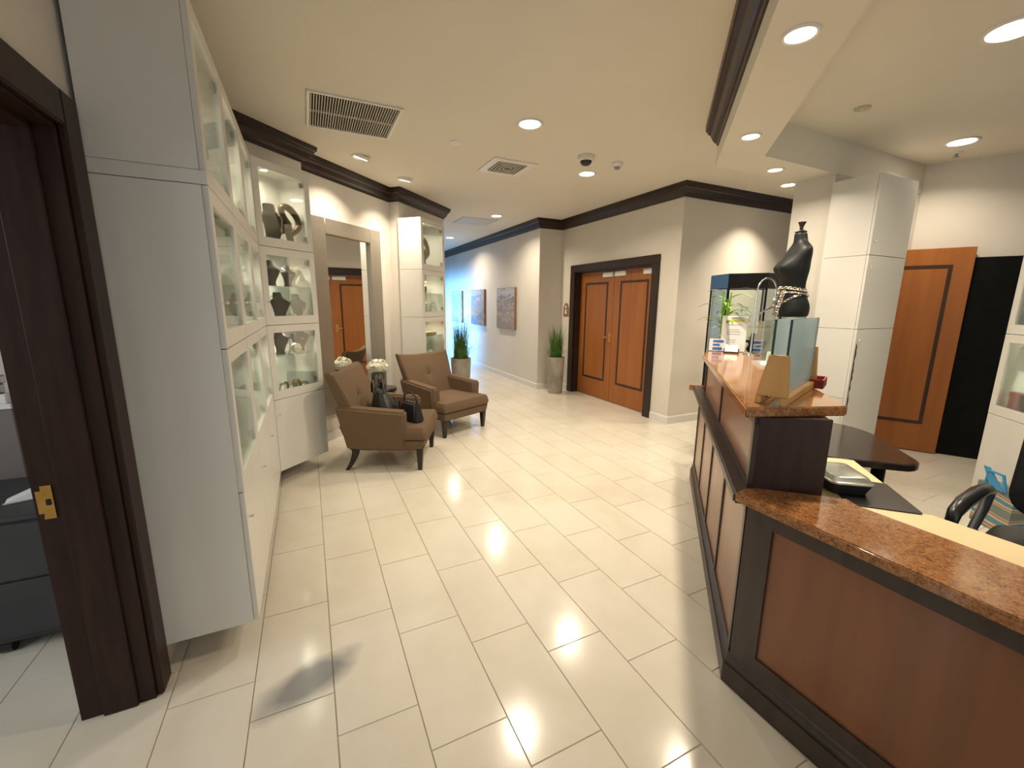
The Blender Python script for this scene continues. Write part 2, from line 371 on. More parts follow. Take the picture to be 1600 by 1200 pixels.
wall('wall_doors_far', (4.05, 6.45), (4.05, DY1)); wall('wall_doors_near', (4.05, DY0), (4.05, 3.83)); wall('wall_doors_header', (4.05, DY1), (4.05, DY0), 2.03)
wall('wall_back', (4.15, 3.83), RP[4]); wall('wall_back_end', (7.2, 3.93), (7.2, 2.6))
struct(B(4.15, 5.75, 2.29, 2.63, 0, CEIL).build('wall_pillar', 'wall'))
WD = Vector((.4769, -.8790)); W0 = Vector((5.42, 2.67))
def WP(s): return (W0.x + WD.x * s, W0.y + WD.y * s)
wall('wall_right', WP(-.02), WP(6.1))
wall('wall_rear_left', (-.2, -2.6), (-.75, -2.6)); wall('wall_rear_right', (8.4, -2.6), (3.0, -2.6)); wall('wall_rear_header', (3.0, -2.6), (-.2, -2.6), 2.5)
wall('wall_office_left', (-3.4, -.9), (-3.4, 3.3)); wall('wall_office_end', (-3.4, 3.3), (XW - .2, 3.3)); wall('wall_office_near', (XW - .2, -.9), (-3.4, -.9))
# windows: corridor glazed door, shop front
def window(name, a, b, z0, z1, n):
    d = Vector((b[0] - a[0], b[1] - a[1])); L = d.length
    e = bpy.data.objects.new(name, None); C.objects.link(e); e.location = (a[0], a[1], 0); e.rotation_euler = (0, 0, math.atan2(d.y, d.x)); struct(e)
    w = .05
    for k in range(n + 1):
        x = (L - w) * k / n; B(x, x + w, -.06, .0, z0, z1).build('mullion', 'dark_wood', e)
    for z in (z0, z1 - w): B(0, L, -.06, 0, z, z + w).build('rail', 'dark_wood', e)
    for k in range(n): B(L * k / n + .02, L * (k + 1) / n - .02, -.035, -.03, z0 + .02, z1 - .02).build('pane', 'glass', e)
window('window_1', (1.9, 9.0), (1.9, 12.2), 0, 2.08, 3)
window('window_2', (3.0, -2.63), (-.2, -2.63), 0, 2.5, 3)
# soffit: diagonal strip then a strip along the pillar wall
SZ = 2.61
co, ci = -.46, -.915
soff = [(-2.0, -2.0 + co), (2.62 - co, 2.62), (5.7, 2.62), (5.7, 2.285), (2.285 - ci, 2.285), (-1.6, -1.6 + ci)]
struct(MB().prism(soff, SZ, CEIL).build('ceiling_soffit', 'ceiling'))

def sweep(path, prof):      # profile (offset into the room on the right, z), mitred
    P = [Vector(p) for p in path]; rings = []
    for i, p in enumerate(P):
        ns = []
        for a, b in ((i - 1, i), (i, i + 1)):
            if a >= 0 and b < len(P):
                d = (P[b] - P[a]).normalized(); ns.append(Vector((d.y, -d.x)))
        n = ns[0] if len(ns) == 1 else (ns[0] + ns[1]) / (1 + ns[0].dot(ns[1]))
        rings.append([(p.x + n.x * o, p.y + n.y * o, z) for o, z in prof])
    return MB().loft(rings)
CP = [(0, 2.735), (.012, 2.735), (.018, 2.752), (.03, 2.757), (.045, 2.775), (.065, 2.812), (.085, 2.825), (.088, 2.838), (.1, 2.842), (.105, 2.88), (0, 2.88)]
struct(sweep([(XW, -2.6), (XW, 3.87)] + LP[1:6] + [(1.95, 13.0)], CP).build('trim_1', 'dark_wood'))
struct(sweep(RP, CP).build('trim_2', 'dark_wood'))
struct(sweep([(3.02, 3.02 + co), (-2.0, -2.0 + co)], CP).build('trim_3', 'dark_wood'))
BP = [(0, 0), (.016, 0), (.016, .085), (.008, .1), (0, .1)]
struct(sweep(LP[1:6] + [(1.95, 9.0)], BP).build('baseboard_left', 'trim_white'))
struct(sweep([RP[0], RP[1], RP[2], (4.05, 6.17)], BP).build('baseboard_corridor', 'trim_white'))
struct(sweep([(4.05, 4.13), RP[3], RP[4]], BP).build('baseboard_right', 'trim_white'))

# ------------------------------------------------------------------ side-office doorway
d1 = bpy.data.objects.new('door_1', None); C.objects.link(d1); d1.location = (XW, DO1, 0); struct(d1)
B(.0, .022, -.012, .092, 0, DOZ + .092).build('casing', 'jamb_wood', d1, bevel=.005)
B(.0, .022, -(DO1 - DO0) - .09, -.012, DOZ - .012, DOZ + .092).build('head_casing', 'jamb_wood', d1, bevel=.005)
B(.0, .022, -(DO1 - DO0) - .09, -(DO1 - DO0) + .012, 0, DOZ - .012).build('casing', 'jamb_wood', d1, bevel=.005)
B(-.215, -.0, -.02, .0, 0, DOZ).build('jamb', 'jamb_wood', d1)
B(-.15, -.05, -.034, -.02, 0, DOZ).build('door_stop', 'jamb_wood', d1, bevel=.003)
B(-.235, -.0, -(DO1 - DO0), 0, DOZ - .02, DOZ).build('head_jamb', 'jamb_wood', d1)
B(-.15, -.05, -(DO1 - DO0), 0, DOZ - .036, DOZ - .02).build('head_stop', 'jamb_wood', d1)
B(-.215, -.0, -(DO1 - DO0), -(DO1 - DO0) + .02, 0, DOZ - .02).build('jamb', 'jamb_wood', d1)
sp = MB().prism([(-.196, .0), (-.166, .0), (-.166, .115), (-.205 + .012, .115), (-.193, .098), (-.206, .098), (-.206, .02), (-.193, .02)], 0, .0025)
spo = sp.build('strike_plate', 'brass', d1, loc=(0, -.0222, .79), rot=(PI / 2, 0, 0))
MB().prism(rrect(.014, .022, .004, cx=-.178, cy=.058), .0025, .003).build('latch_hole', 'void', spo)
for zz in (.012, .103): MB().lathe([(.003, .0025), (.003, .0034), (.001, .0038)], (-.178, zz, 0), 8).build('screw', 'brass', spo)

# ------------------------------------------------------------------ double doors
def door_leaf(parent, name, y0, y1, z1, x, knob, side):
    """leaf in the plane x, from y0 to y1 (local), front towards -x, with a dark inlaid rectangle"""
    lf = B(x, x + .045, y0, y1, .008, z1).build(name, 'door_wood', parent, bevel=.003)
    w = y1 - y0; i0, i1 = y0 + .14 * w + .02, y1 - .14 * w - .02; a, b = .30, z1 - .16; t = .032
    for r in ((i0, i1, a, a + t), (i0, i1, b - t, b), (i0, i0 + t, a + t, b - t), (i1 - t, i1, a + t, b - t)):
        B(x - .004, x + .001, r[0], r[1], r[2], r[3]).build('inlay_strip', 'inlay', lf)
    if knob:
        ky = y0 + .05 if side < 0 else y1 - .05
        k = MB(); k.tube([(x, ky, 1.0), (x - .05, ky, 1.0)], .01); k.tube([(x - .05, ky, 1.0), (x - .052, ky + side * -.10, 1.0)], [.009, .006]); k.lathe([(.024, 0), (.024, .006)], (0, 0, 0), 14)
        k.build('lever_handle', 'brass', lf, smooth=True)
        B(x - .006, x, ky - .022, ky + .022, .93, 1.07).build('handle_plate', 'brass', lf, bevel=.002)
    return lf
d2 = bpy.data.objects.new('door_2', None); C.objects.link(d2); d2.location = (4.05, 0, 0); struct(d2)
for y0, y1 in ((DY1 - .015, DY1 + .115), (DY0 - .115, DY0 + .015)): B(-.025, .0, y0, y1, 0, 2.015).build('casing', 'dark_wood', d2, bevel=.006)
B(-.025, .0, DY0 - .115, DY1 + .115, 2.015, 2.125).build('head_casing', 'dark_wood', d2, bevel=.006)
for y0, y1 in ((DY1 - .03, DY1), (DY0, DY0 + .03)): B(0, .16, y0, y1, 0, 2.03).build('jamb', 'dark_wood', d2)
B(0, .16, DY0, DY1, 2.0, 2.03).build('head_jamb', 'dark_wood', d2)
mid = (DY0 + DY1) / 2
lfa = door_leaf(d2, 'door_leaf', DY0 + .032, mid - .002, 1.995, .10, False, 1)
lfb = door_leaf(d2, 'door_leaf', mid + .002, DY1 - .032, 1.995, .10, True, -1)
lfb['label'] = 'orange wood leaf with brass lever handle'
for p, y0, y1 in ((lfa, mid - .26, mid - .02), (lfb, mid + .02, mid + .26), (lfa, DY0 + .05, DY0 + .27)):
    B(.075, .1, y0, y1, 1.905, 1.975).build('closer_plate', 'plastic_white', p, bevel=.004)
# plaque beside the doors
pq = thing('door_plaque', 'small brown plaque with arched top and pale figure beside double doors', 'sign', (4.05, 6.265, 1.29), -PI / 2)
arch = [(-.075, 0), (.075, 0), (.075, .15)] + [(.055 * math.cos(a), .17 + .055 * math.sin(a)) for a in [PI * k / 10 for k in range(11)]] + [(-.075, .15)]
MB().prism(arch, 0, .012).build('plate', 'canvas_edge', pq, rot=(PI / 2, 0, 0))
ic = MB(); ic.lathe([(.022, .0), (.022, .004)], (0, .16, .012), 14); ic.prism([(-.03, .04), (.03, .04), (.012, .12), (-.012, .12)], .012, .016)
ic.build('pictogram', 'trim_white', pq, rot=(PI / 2, 0, 0))

# ------------------------------------------------------------------ right wall doors
def wall_frame(name, s0):
    e = bpy.data.objects.new(name, None); C.objects.link(e); p = WP(s0); e.location = (p[0], p[1], 0)
    e.rotation_euler = (0, 0, math.atan2(WD.y, WD.x) + PI / 2); return struct(e)   # local -x into the room, local -y along the wall to the right
s_free = (Vector((5.845, 1.886)) - W0).dot(WD)
d3 = wall_frame('door_3', s_free)
door_leaf(d3, 'door_leaf', 0.0, .86, 2.07, -.09, False, 1)
d4 = wall_frame('door_4', s_free)
bl = B(-.03, -.002, -1.0, -.012, .0, 1.975).build('door_leaf', 'black', d4)
MB().ball((-.075, -.36, 1.0), .026).tube([(-.03, -.36, 1.0), (-.07, -.36, 1.0)], .01).build('knob', 'chrome', bl, smooth=True)

# ------------------------------------------------------------------ ceiling fittings
def downlight(x, y, z, r, label, power, lens='lamp', spread=2.5, group='round recessed ceiling lights', tilt=None):
    t = thing('recessed_light', label, 'light', (x, y, z), 0, group)
    ring = [(r * 1.0, 0), (r * 1.22, 0), (r * 1.22, -.004), (r * 1.16, -.009), (r * 1.02, -.006)]
    MB().lathe([(r * .98, -.0005), (r * 1.24, -.0005), (r * 1.22, -.006), (r * 1.1, -.011), (r * 1.0, -.007)], (0, 0, 0), 28).build('trim_ring', 'plastic_white', t, smooth=True)
    if tilt:
        e = MB().lathe([(r * .95, .01), (r * .96, -.006), (r * .9, -.018), (r * .82, -.022)], (0, 0, 0), 24).build('eyeball', 'plastic_white', t, smooth=True)
        ln = MB().lathe([(r * .80, -.0225), (r * .78, -.024)], (0, 0, 0), 20).build('lens', lens, e)
        e.rotation_euler = Vector(tilt).to_track_quat('-Z', 'Y').to_euler()
        area('lamp', Vector((0, 0, -.012)) + Vector(tilt).normalized() * .05, tilt, power * LIGHT, r * 1.1, parent=t, spread=spread)
    else:
        MB().lathe([(r * .97, -.004), (r * .95, -.0075)], (0, 0, 0), 28).build('lens', lens, t)
        area('lamp', (0, 0, -.016), (0, 0, -1), power * LIGHT, r * 1.8, parent=t, spread=spread)
    return t
downlight(1.675, 3.20, CEIL, .085, 'bright round recessed light nearest above the cream floor', 27)
downlight(2.82, 4.05, CEIL, .08, 'bright round recessed light just beside the dome camera', 27)
downlight(2.85, 6.55, CEIL, .08, 'small bright recessed light beside the flat ceiling panel', 30)
downlight(2.88, 9.13, CEIL, .08, 'farthest tiny recessed light at the corridor mouth', 30)
downlight(.582, 4.597, CEIL, .075, 'tilted eyeball spotlight nearer the large ceiling grille', 10, tilt=(-.25, .30, -1), group='eyeball spotlights', spread=1.7)
downlight(1.112, 5.156, CEIL, .075, 'tilted eyeball spotlight farther along near the pier', 10, tilt=(-.1, .28, -1), group='eyeball spotlights', spread=1.7)
downlight(3.313, 1.092, CEIL, .105, 'large bright recessed light at the upper right frame edge', 22)
downlight(5.10, 1.861, CEIL, .095, 'oblong looking bright recessed light above the orange side door', 15)
downlight(1.93, 1.28, SZ, .06, 'dim halogen light nearest on the lowered beam', 24, 'lamp_low', 2.6, 'halogen lights in the beam')
downlight(2.75, 2.08, SZ, .055, 'dim halogen light at the middle of the lowered beam', 22, 'lamp_low', 2.6, 'halogen lights in the beam')
downlight(3.58, 2.45, SZ, .055, 'dim halogen light past the bend of the beam by the pillar', 12, 'lamp_low', 2.6, 'halogen lights in the beam')
downlight(5.13, 3.33, CEIL, .07, 'recessed light half hidden behind the pillar washing the back wall', 24, spread=1.8)

downlight(.35, -.9, CEIL, .085, 'unseen fill light added behind the viewer near the shop front', 8)  # unseen fitting, added as weak warm fill for the near cabinet side
g = thing('return_air_grille', 'large square return air grille with many thin slats', 'vent', (.42, 3.70, CEIL))
h = .318
for a in ((-h, h, -h, -h + .02), (-h, h, h - .02, h), (-h, -h + .02, -h + .02, h - .02), (h - .02, h, -h + .02, h - .02)): B(*a, -.012, 0).build('frame_bar', 'trim_white', g)
B(-h + .02, h - .02, -h + .02, h - .02, -.002, 0).build('duct', 'void', g)
sl0 = None
for k in range(34):
    x = -h + .028 + k * (2 * h - .056) / 33
    if sl0 is None: sl0 = B(-.0036, .0036, -h + .02, h - .02, -.010, -.003).build('slat', 'slat', g); sl0.location = (x, 0, 0)
    else: o = sl0.copy(); C.objects.link(o); o.location = (x, 0, 0)
B(-h + .02, h - .02, -.006, .006, -.0115, -.003).build('cross_bar', 'slat', g)
df = thing('supply_diffuser', 'square supply air diffuser with nested louvres', 'vent', (1.965, 4.25, CEIL))
for k, (a, z) in enumerate(((.235, .0), (.15, .006), (.115, .012), (.08, .018), (.045, .024))):
    if k == 0:
        for q in ((-a, a, -a, -.16), (-a, a, .16, a), (-a, -.16, -.16, .16), (.16, a, -.16, .16)): B(*q, -.012, 0).build('flange', 'trim_white', df)
        B(-.16, .16, -.16, .16, -.002, 0).build('duct', 'void', df)
    else:
        mb = MB(); t = .012
        for q in ((-a, a, -a, -a + t), (-a, a, a - t, a), (-a, -a + t, -a + t, a - t), (a - t, a, -a + t, a - t)): mb.box(*q, -.020, -.004)
        mb.build('louvre', 'slat', df)
pn = thing('access_panel', 'flat tan access panel in the ceiling by the corridor', 'panel', (2.72, 7.16, CEIL))
B(-.31, .31, -.29, .29, -.008, 0).build('panel', 'slat', pn, bevel=.002)
for a in ((-.33, .33, -.31, -.295), (-.33, .33, .295, .31), (-.33, -.315, -.295, .295), (.315, .33, -.295, .295)): B(*a, -.004, 0).build('frame_bar', 'ceiling', pn)
cd = thing('dome_camera', 'white and dark dome security camera on the ceiling', 'camera', (2.49, 3.60, CEIL))
MB().lathe([(.075, 0), (.078, -.02), (.072, -.045), (.055, -.05)], seg=28).build('housing', 'plastic_white', cd, smooth=True)
MB().lathe([(.056, -.048), (.052, -.065), (.035, -.083), (.008, -.09)], seg=24).build('dome', 'black_plastic', cd, smooth=True)
sd = thing('smoke_detector', 'small white two-step smoke detector beside the dome camera', 'detector', (2.88, 3.62, CEIL))
MB().lathe([(.055, 0), (.055, -.018), (.045, -.035), (.03, -.04)], seg=24).build('base', 'plastic_white', sd, smooth=True)
MB().lathe([(.026, -.039), (.026, -.062), (.016, -.066)], seg=18).build('sensor', 'plastic_grey', sd, smooth=True)
for i, (x, y, lb) in enumerate(((1.283, 3.84, 'flat round cap between the big grille and the nearest light'), (2.853, 5.86, 'tiny flat round cap near the corridor ceiling panel'), (3.645, 1.90, 'flat round grey cap on the ceiling over the desk'))):
    t = thing('ceiling_cap', lb, 'cap', (x, y, CEIL), 0, 'round ceiling caps')
    MB().lathe([(.05, 0), (.05, -.006), (.042, -.010)], seg=24).build('plate', 'plastic_white' if i < 2 else 'slat', t, smooth=True)
    MB().lathe([(.012, -.009), (.010, -.014)], seg=12).build('screw_cap', 'plastic_white', t)
sk = thing('sprinkler_head', 'small pendant sprinkler head on the ceiling above the side door', 'sprinkler', (5.42, 2.0, CEIL))
MB().lathe([(.045, 0), (.043, -.006), (.02, -.012)], seg=20).build('rose', 'plastic_white', sk, smooth=True)
MB().lathe([(.012, -.01), (.012, -.035), (.024, -.037), (.024, -.04)], seg=16).build('nozzle', 'plastic_grey', sk)

# ------------------------------------------------------------------ white display cabinets
ZR = [.12, .72, 1.315, 1.91, 2.53]
def tower(label, loc, rz, w, depth, glass=(1, 2, 3), shelves=(1, 2), pucks=(1, 2, 3), hinge=True, knob_rows=(0, 2), puck_w=4.2, tall=False):
    """front at y=0 facing -y, x to the viewer's right, y into the wall"""
    t = thing('display_cabinet', label, 'cabinet', (loc[0], loc[1], 0), rz, 'white wall cabinets')
    pt = .018
    side = MB()
    for r in range(4):
        z0, z1 = ZR[r], ZR[r + 1]
        for x0 in (0, w - pt): side.box(x0, x0 + pt, .02, depth, z0 + .0015, z1 - .0015)
        for z in (z0 + .0015, z1 - pt - .0015): side.box(pt, w - pt, .02, depth, z, z + pt)
        side.box(pt, w - pt, depth - .008, depth, z0 + pt, z1 - pt)
    body = side.build('carcass', 'white', t)
    for r in range(4):
        z0, z1 = ZR[r] + .002, ZR[r + 1] - .002; x0, x1 = .002, w - .002
        if tall and r == 0: continue
        if tall and r == 1: z0 = ZR[0] + .002
        if r in glass:
            st, rb, rt = .052, .066, .058
            dr = MB(); dr.box(x0, x0 + st, 0, .019, z0, z1); dr.box(x1 - st, x1, 0, .019, z0, z1); dr.box(x0 + st, x1 - st, 0, .019, z0, z0 + rb); dr.box(x0 + st, x1 - st, 0, .019, z1 - rt, z1)
            d = dr.build('glass_door', 'white', t)
            B(x0 + st, x1 - st, .008, .012, z0 + rb, z1 - rt).build('pane', 'glass', d)
            if hinge:
                for z in (z0 + rb + .02, z1 - rt - .05): B(x1 - st - .028, x1 - st, .013, .03, z, z + .035).build('hinge', 'plastic_grey', d)
        else:
            d = B(x0, x1, 0, .019, z0, z1).build('solid_door', 'white', t, bevel=.0015)
        if r in knob_rows:
            kz = z0 + .175 if r in glass else z1 - .12
            if tall: kz = z0 + .10 if r == 3 else z1 - .09
            MB().tube([(.03, 0, kz), (.03, -.013, kz)], .004, 8).ball((.03, -.015, kz), .0065, 8, 6).build('knob', 'chrome', d, smooth=True)
        if r in shelves: B(pt, w - pt, .035, depth - .01, (z0 + z1) / 2 + (.0 if r != 1 else .04), (z0 + z1) / 2 + .007 + (.0 if r != 1 else .04)).build('glass_shelf', 'glass_green', t)
        if r in pucks:
            for px in (.42,):
                q = MB().lathe([(.034, 0), (.034, -.008), (.028, -.010)], (w * px, depth * .42, z1 - pt - .002), 16).build('puck_light', 'plastic_white', t)
                MB().lathe([(.026, -.0102), (.025, -.012)], (w * px, depth * .42, z1 - pt - .002), 14).build('lens', 'puck', q)
                area('lamp', (w * px, depth * .42, z1 - pt - .018), (0, .12, -1), puck_w * LIGHT, .05, (1, .90, .70), parent=t, spread=2.7)
    return t
XA, YA, AW = -.291, 1.945, .605
towers = []
for k, lb in enumerate(('white glass fronted cabinet column nearest the dark doorway', 'middle white cabinet column of the three along the left wall', 'white cabinet column on the left wall next to the corner')):
    t = tower(lb, (XA, YA + k * AW), PI / 2, AW - .002, .325, puck_w=3.6 if k else 1.6)
    towers.append(t)
KX, KY = XA, 3.762
T2 = tower('white angled cabinet column beside the tall silver mirror', (KX, KY), PI / 4, .535, .305)
T3 = tower('narrow looking white cabinet column on the pier past the mirror', (1.327, 5.377), PI / 4, .60, .325)
T4 = tower('tall plain white cabinet with solid doors beside the orange side door', (4.10, 1.93), 0, .585, .345, glass=(), shelves=(), pucks=(), knob_rows=(0, 1, 2, 3), tall=True)
T5 = tower('white glass fronted cabinet of colourful goods at right frame edge', (4.603, 1.229), 1.25 * PI, .60, .32, glass=(1, 2, 3), knob_rows=(), hinge=False)
# wooden rail under each row's plinth: wall rail the cabinets hang from
# chipped edge on the tall plain cabinet
random.seed(3)
prof = []; z = .60
while z < 1.18: prof.append((.008 + random.random() * .02, z)); z += .03
ch = MB().prism([(.0, .6)] + [(a, b) for a, b in prof] + [(.004, 1.20)], 0, .0015).build('chipped_edge', 'inlay', T4, rot=(PI / 2, 0, 0), loc=(.02, -.0005, 0))
# side panel seams on the nearest column: filler strip
st = towers[0]
B(-.006, .0, .0, .325, ZR[3] - .0, ZR[3] + .045).build('filler_strip', 'white', st)
B(-.004, .0, .02, .325, ZR[0], ZR[3] - .004).build('cover_panel', 'white', st)
B(-.004, .0, .02, .325, ZR[3] + .049, ZR[4]).build('cover_panel', 'white', st)

def inT(t, x, y, z):
    a = t.rotation_euler.z; return (t.location.x + x * math.cos(a) - y * math.sin(a), t.location.y + x * math.sin(a) + y * math.cos(a), z)
Z1, Z2, Z3 = ZR[1] + .021, ZR[2] + .021, ZR[3] + .021           # row floors
S1, S2 = (ZR[1] + ZR[2]) / 2 + .0475, (ZR[2] + ZR[3]) / 2 + .0075      # shelf tops

# ------------------------------------------------------------------ shop goods
def ell(cx, cy, z, rx, ry, n=20, flat=1):
    return [(cx + rx * math.cos(2 * PI * i / n), cy + ry * math.sin(2 * PI * i / n) * (flat if math.sin(2 * PI * i / n) > 0 else 1), z) for i in range(n)]
def bust(label, p, rz, h=.26, m='velvet', neck=None, pend=False, group='jewellery busts'):
    t = thing('necklace_bust', label, 'bust', p, rz, group, h / .26)
    prof = [(0, .050, .042, .02), (.012, .052, .044, .02), (.03, .045, .034, .02), (.07, .062, .030, .012), (.12, .088, .034, .002), (.155, .105, .040, .0), (.175, .108, .042, .008), (.188, .090, .042, .016), (.200, .056, .038, .022), (.22, .042, .034, .026), (.255, .038, .032, .030), (.26, .034, .028, .030)]
    MB().loft([ell(0, y, z, rx, ry) for z, rx, ry, y in prof]).build('form', m, t, smooth=True)
    if neck:
        n = 34; kind, nm = neck; mb = MB()
        for k in range(n):
            a = 2 * PI * k / n; fr = (1 - math.sin(a)) / 2 if True else 0
            x = .056 * math.cos(a) * (1 + .15 * fr); s = math.sin(a)
            y = .022 + .045 * s if s > 0 else .022 + (.060) * s
            zz = .212 + .015 * s if s > 0 else .212 + .070 * s
            if s < 0: y = .02 - .052 * (-s) ** .7
            mb.ball((x, y, zz), .0075 if kind == 'pearl' else .0065, 6, 4)
        mb.build('necklace', nm, t, smooth=True)
    if pend:
        mb = MB(); mb.tube([(-.036, -.004, .222), (-.03, -.036, .17), (0, -.047, .11)], .0022, 5); mb.tube([(.036, -.004, .222), (.03, -.036, .17), (0, -.047, .11)], .0022, 5); mb.ball((0, -.047, .10), .012, 8, 6, (1, .5, 1.4))
        mb.build('pendant_necklace', 'chain', t, smooth=True)
    return t
def sculpture(label, p, rz, sc=1):
    t = thing('bronze_sculpture', label, 'sculpture', p, rz, 'abstract bronze sculptures', sc)
    pts = [(.02, 0, .0), (.03, 0, .05), (.035, .0, .10), (.02, 0, .125), (.06, 0, .15), (.115, 0, .20), (.125, 0, .25), (.105, 0, .31), (.06, 0, .365), (.01, 0, .385), (-.025, 0, .365), (-.02, 0, .32), (.005, 0, .27), (.03, 0, .225), (.02, 0, .18), (-.03, 0, .165), (-.075, 0, .19), (-.10, 0, .21)]
    rad = [.05, .04, .036, .032, .034, .036, .032, .034, .038, .036, .033, .030, .028, .034, .040, .036, .028, .010]
    # smooth the path
    P = [Vector(q) for q in pts]; Q = []; Rr = []
    for i in range(len(P) - 1):
        a, b, c, d = P[max(i - 1, 0)], P[i], P[i + 1], P[min(i + 2, len(P) - 1)]
        for u in (0, .33, .66):
            Q.append(.5 * ((2 * b) + (c - a) * u + (2 * a - 5 * b + 4 * c - d) * u * u + (3 * b - a - 3 * c + d) * u ** 3)); Rr.append(rad[i] * (1 - u) + rad[i + 1] * u)
    MB().tube(Q, [r * .88 for r in Rr], 12).build('looped_form', 'bronze', t, smooth=True)
    B(-.05, .09, -.05, .05, 0, .014).build('base', 'bronze', t, bevel=.003)
    return t
def coral(label, p, rz, sc=1, seed=1):
    rnd = random.Random(seed)
    t = thing('coral_piece', label, 'coral', p, rz, 'white coral pieces', sc)
    MB().ball((0, 0, .015), .05, 10, 6, (1, .7, .32)).build('foot', 'coral', t, smooth=True)
    mb = MB()
    def br(a, d, L, r, n):
        b = a + d * L; mb.tube([a, (a + b) / 2 + Vector((rnd.uniform(-.004, .004), rnd.uniform(-.004, .004), 0)), b], [r, r * .9, r * .75], 6)
        if n:
            for s in (-1, 1, .2):
                dd = (d + Vector((s * rnd.uniform(.4, .9), rnd.uniform(-.4, .4), rnd.uniform(-.1, .3)))).normalized(); br(b, dd, L * rnd.uniform(.6, .85), r * .72, n - 1)
    for sx in (-.4, .35): br(Vector((sx * .04, 0, .015)), Vector((sx, 0, 1)).normalized(), .065, .015, 3)
    mb.build('branches', 'coral', t, smooth=True)
    return t
def shell(label, p, rz, sc=1):
    t = thing('sea_shell', label, 'shell', p, rz, 'sea shells', sc)
    rings = []
    for j in range(9):
        u = j / 8; rr = .052 * math.sin(PI * (.08 + .84 * u)) ** .8; n = 24
        rings.append([(-.05 + .1 * u, rr * (1 + .07 * math.cos(6 * 2 * PI * i / n)) * math.cos(2 * PI * i / n), .05 + rr * (1 + .07 * math.cos(6 * 2 * PI * i / n)) * math.sin(2 * PI * i / n)) for i in range(n)])
    MB().loft(rings).build('valve', 'coral', t, smooth=True)
    MB().tube([(.03, -.03, .018), (.055, -.045, .012), (.075, -.04, .008)], [.01, .007, .004], 6).build('lip', 'maple', t, smooth=True)
    return t
def tstand(label, p, rz):
    t = thing('earring_stand', label, 'stand', p, rz, 'earring stands')
    MB().lathe([(.03, 0), (.03, .006), (.014, .02), (.010, .05)], seg=16).build('base', 'pearl', t, smooth=True)
    MB().tube([(0, 0, .03), (0, 0, .13)], .006).build('stem', 'pearl', t)
    B(-.032, .032, -.008, .008, .128, .14).build('crossbar', 'bust_grey', t)
    for sx in (-1, 1): MB().tube([(sx * .026, 0, .127), (sx * .026, 0, .10)], .003, 6).ball((sx * .026, 0, .095), .007, 6, 5).build('earring', 'chain', t)
    return t
def bangle(label, p, rz, m='chain', r=.034):
    t = thing('bangle', label, 'bangle', p, rz, 'bangles and bracelets')
    MB().tube([(r * math.cos(a), 0, r + .011 + r * math.sin(a)) for a in [2 * PI * k / 20 for k in range(20)]], .011, 8, True).build('band', m, t, smooth=True)
    MB().ball((0, -.0, 2 * r + .018), .012, 8, 5).build('stone', 'pearl', t, smooth=True)
    return t
def cushion(label, p, rz, m='taupe', w=.16):
    t = thing('display_cushion', label, 'cushion', p, rz, 'low display cushions')
    MB().hexa([(-w / 2, -.05, 0), (w / 2, -.05, 0), (w / 2, .05, 0), (-w / 2, .05, 0)], [(-w / 2, -.05, .018), (w / 2, -.05, .018), (w / 2, .05, .05), (-w / 2, .05, .05)]).build('wedge', m, t, bevel=.006)
    MB().tube([(-w * .35, -.02, .032), (0, -.03, .030), (w * .35, -.02, .032)], .004, 6).build('bracelet', 'chain', t, smooth=True)
    return t
# angled cabinet, top to bottom
r2 = PI / 4
bust('tall black bust with a fine chain in the angled cabinet top', inT(T2, .24, .09, Z3), r2 + .25, .32, 'velvet', None, True)
sculpture('looped bronze sculpture in the angled cabinet top', inT(T2, .375, .12, Z3), r2 - .35, .86)
bust('black bust with purple beads on the angled cabinet glass shelf', inT(T2, .185, .10, S2), r2 + .1, .2, 'velvet', ('bead', 'purple'))
bust('small charcoal bust with beads in front of white coral', inT(T2, .33, .085, S2), r2, .17, 'bust_grey', ('pearl', 'pearl'))
coral('branching white coral on the angled cabinet glass shelf', inT(T2, .425, .15, S2), r2, .85, 4)
bust('black bust with chunky silver necklace below the glass shelf', inT(T2, .225, .085, Z2), r2 + .1, .235, 'velvet', ('bead', 'chain'))
bust('black bust with drop pendant below the glass shelf by the mirror', inT(T2, .41, .09, Z2), r2 + .15, .225, 'bust_grey', None, True)
coral('small low white coral at the foot of two black busts', inT(T2, .315, .07, Z2), r2, .38, 9)
bust('black bust with wine beads on the lowest glass shelf', inT(T2, .20, .09, S1), r2 + .1, .2, 'velvet', ('bead', 'purple'))
tstand('white tee shaped earring stand on the lowest glass shelf', inT(T2, .283, .085, S1), r2)
shell('rounded white sea shell beside the earring stand', inT(T2, .345, .085, S1), r2, .85)
bust('black bust wearing a white pearl collar', inT(T2, .425, .115, S1), r2 - .1, .215, 'velvet', ('pearl', 'pearl'))
for k, (x, y) in enumerate(((.17, .09), (.25, .13), (.31, .08), (.37, .14))):
    bangle(('silver bangle at the left of the lowest shelf', 'second bangle behind the first in the lowest shelf', 'front bangle near the middle of the lowest shelf', 'right hand rear bangle in the lowest shelf')[k], inT(T2, x, y, Z1), r2 + .6 * k, ('chain', 'bronze', 'chain', 'gold')[k])
cushion('taupe wedge cushion with bracelet in the lowest shelf by the mirror', inT(T2, .43, .14, Z1), r2 - .3, 'taupe', .13)
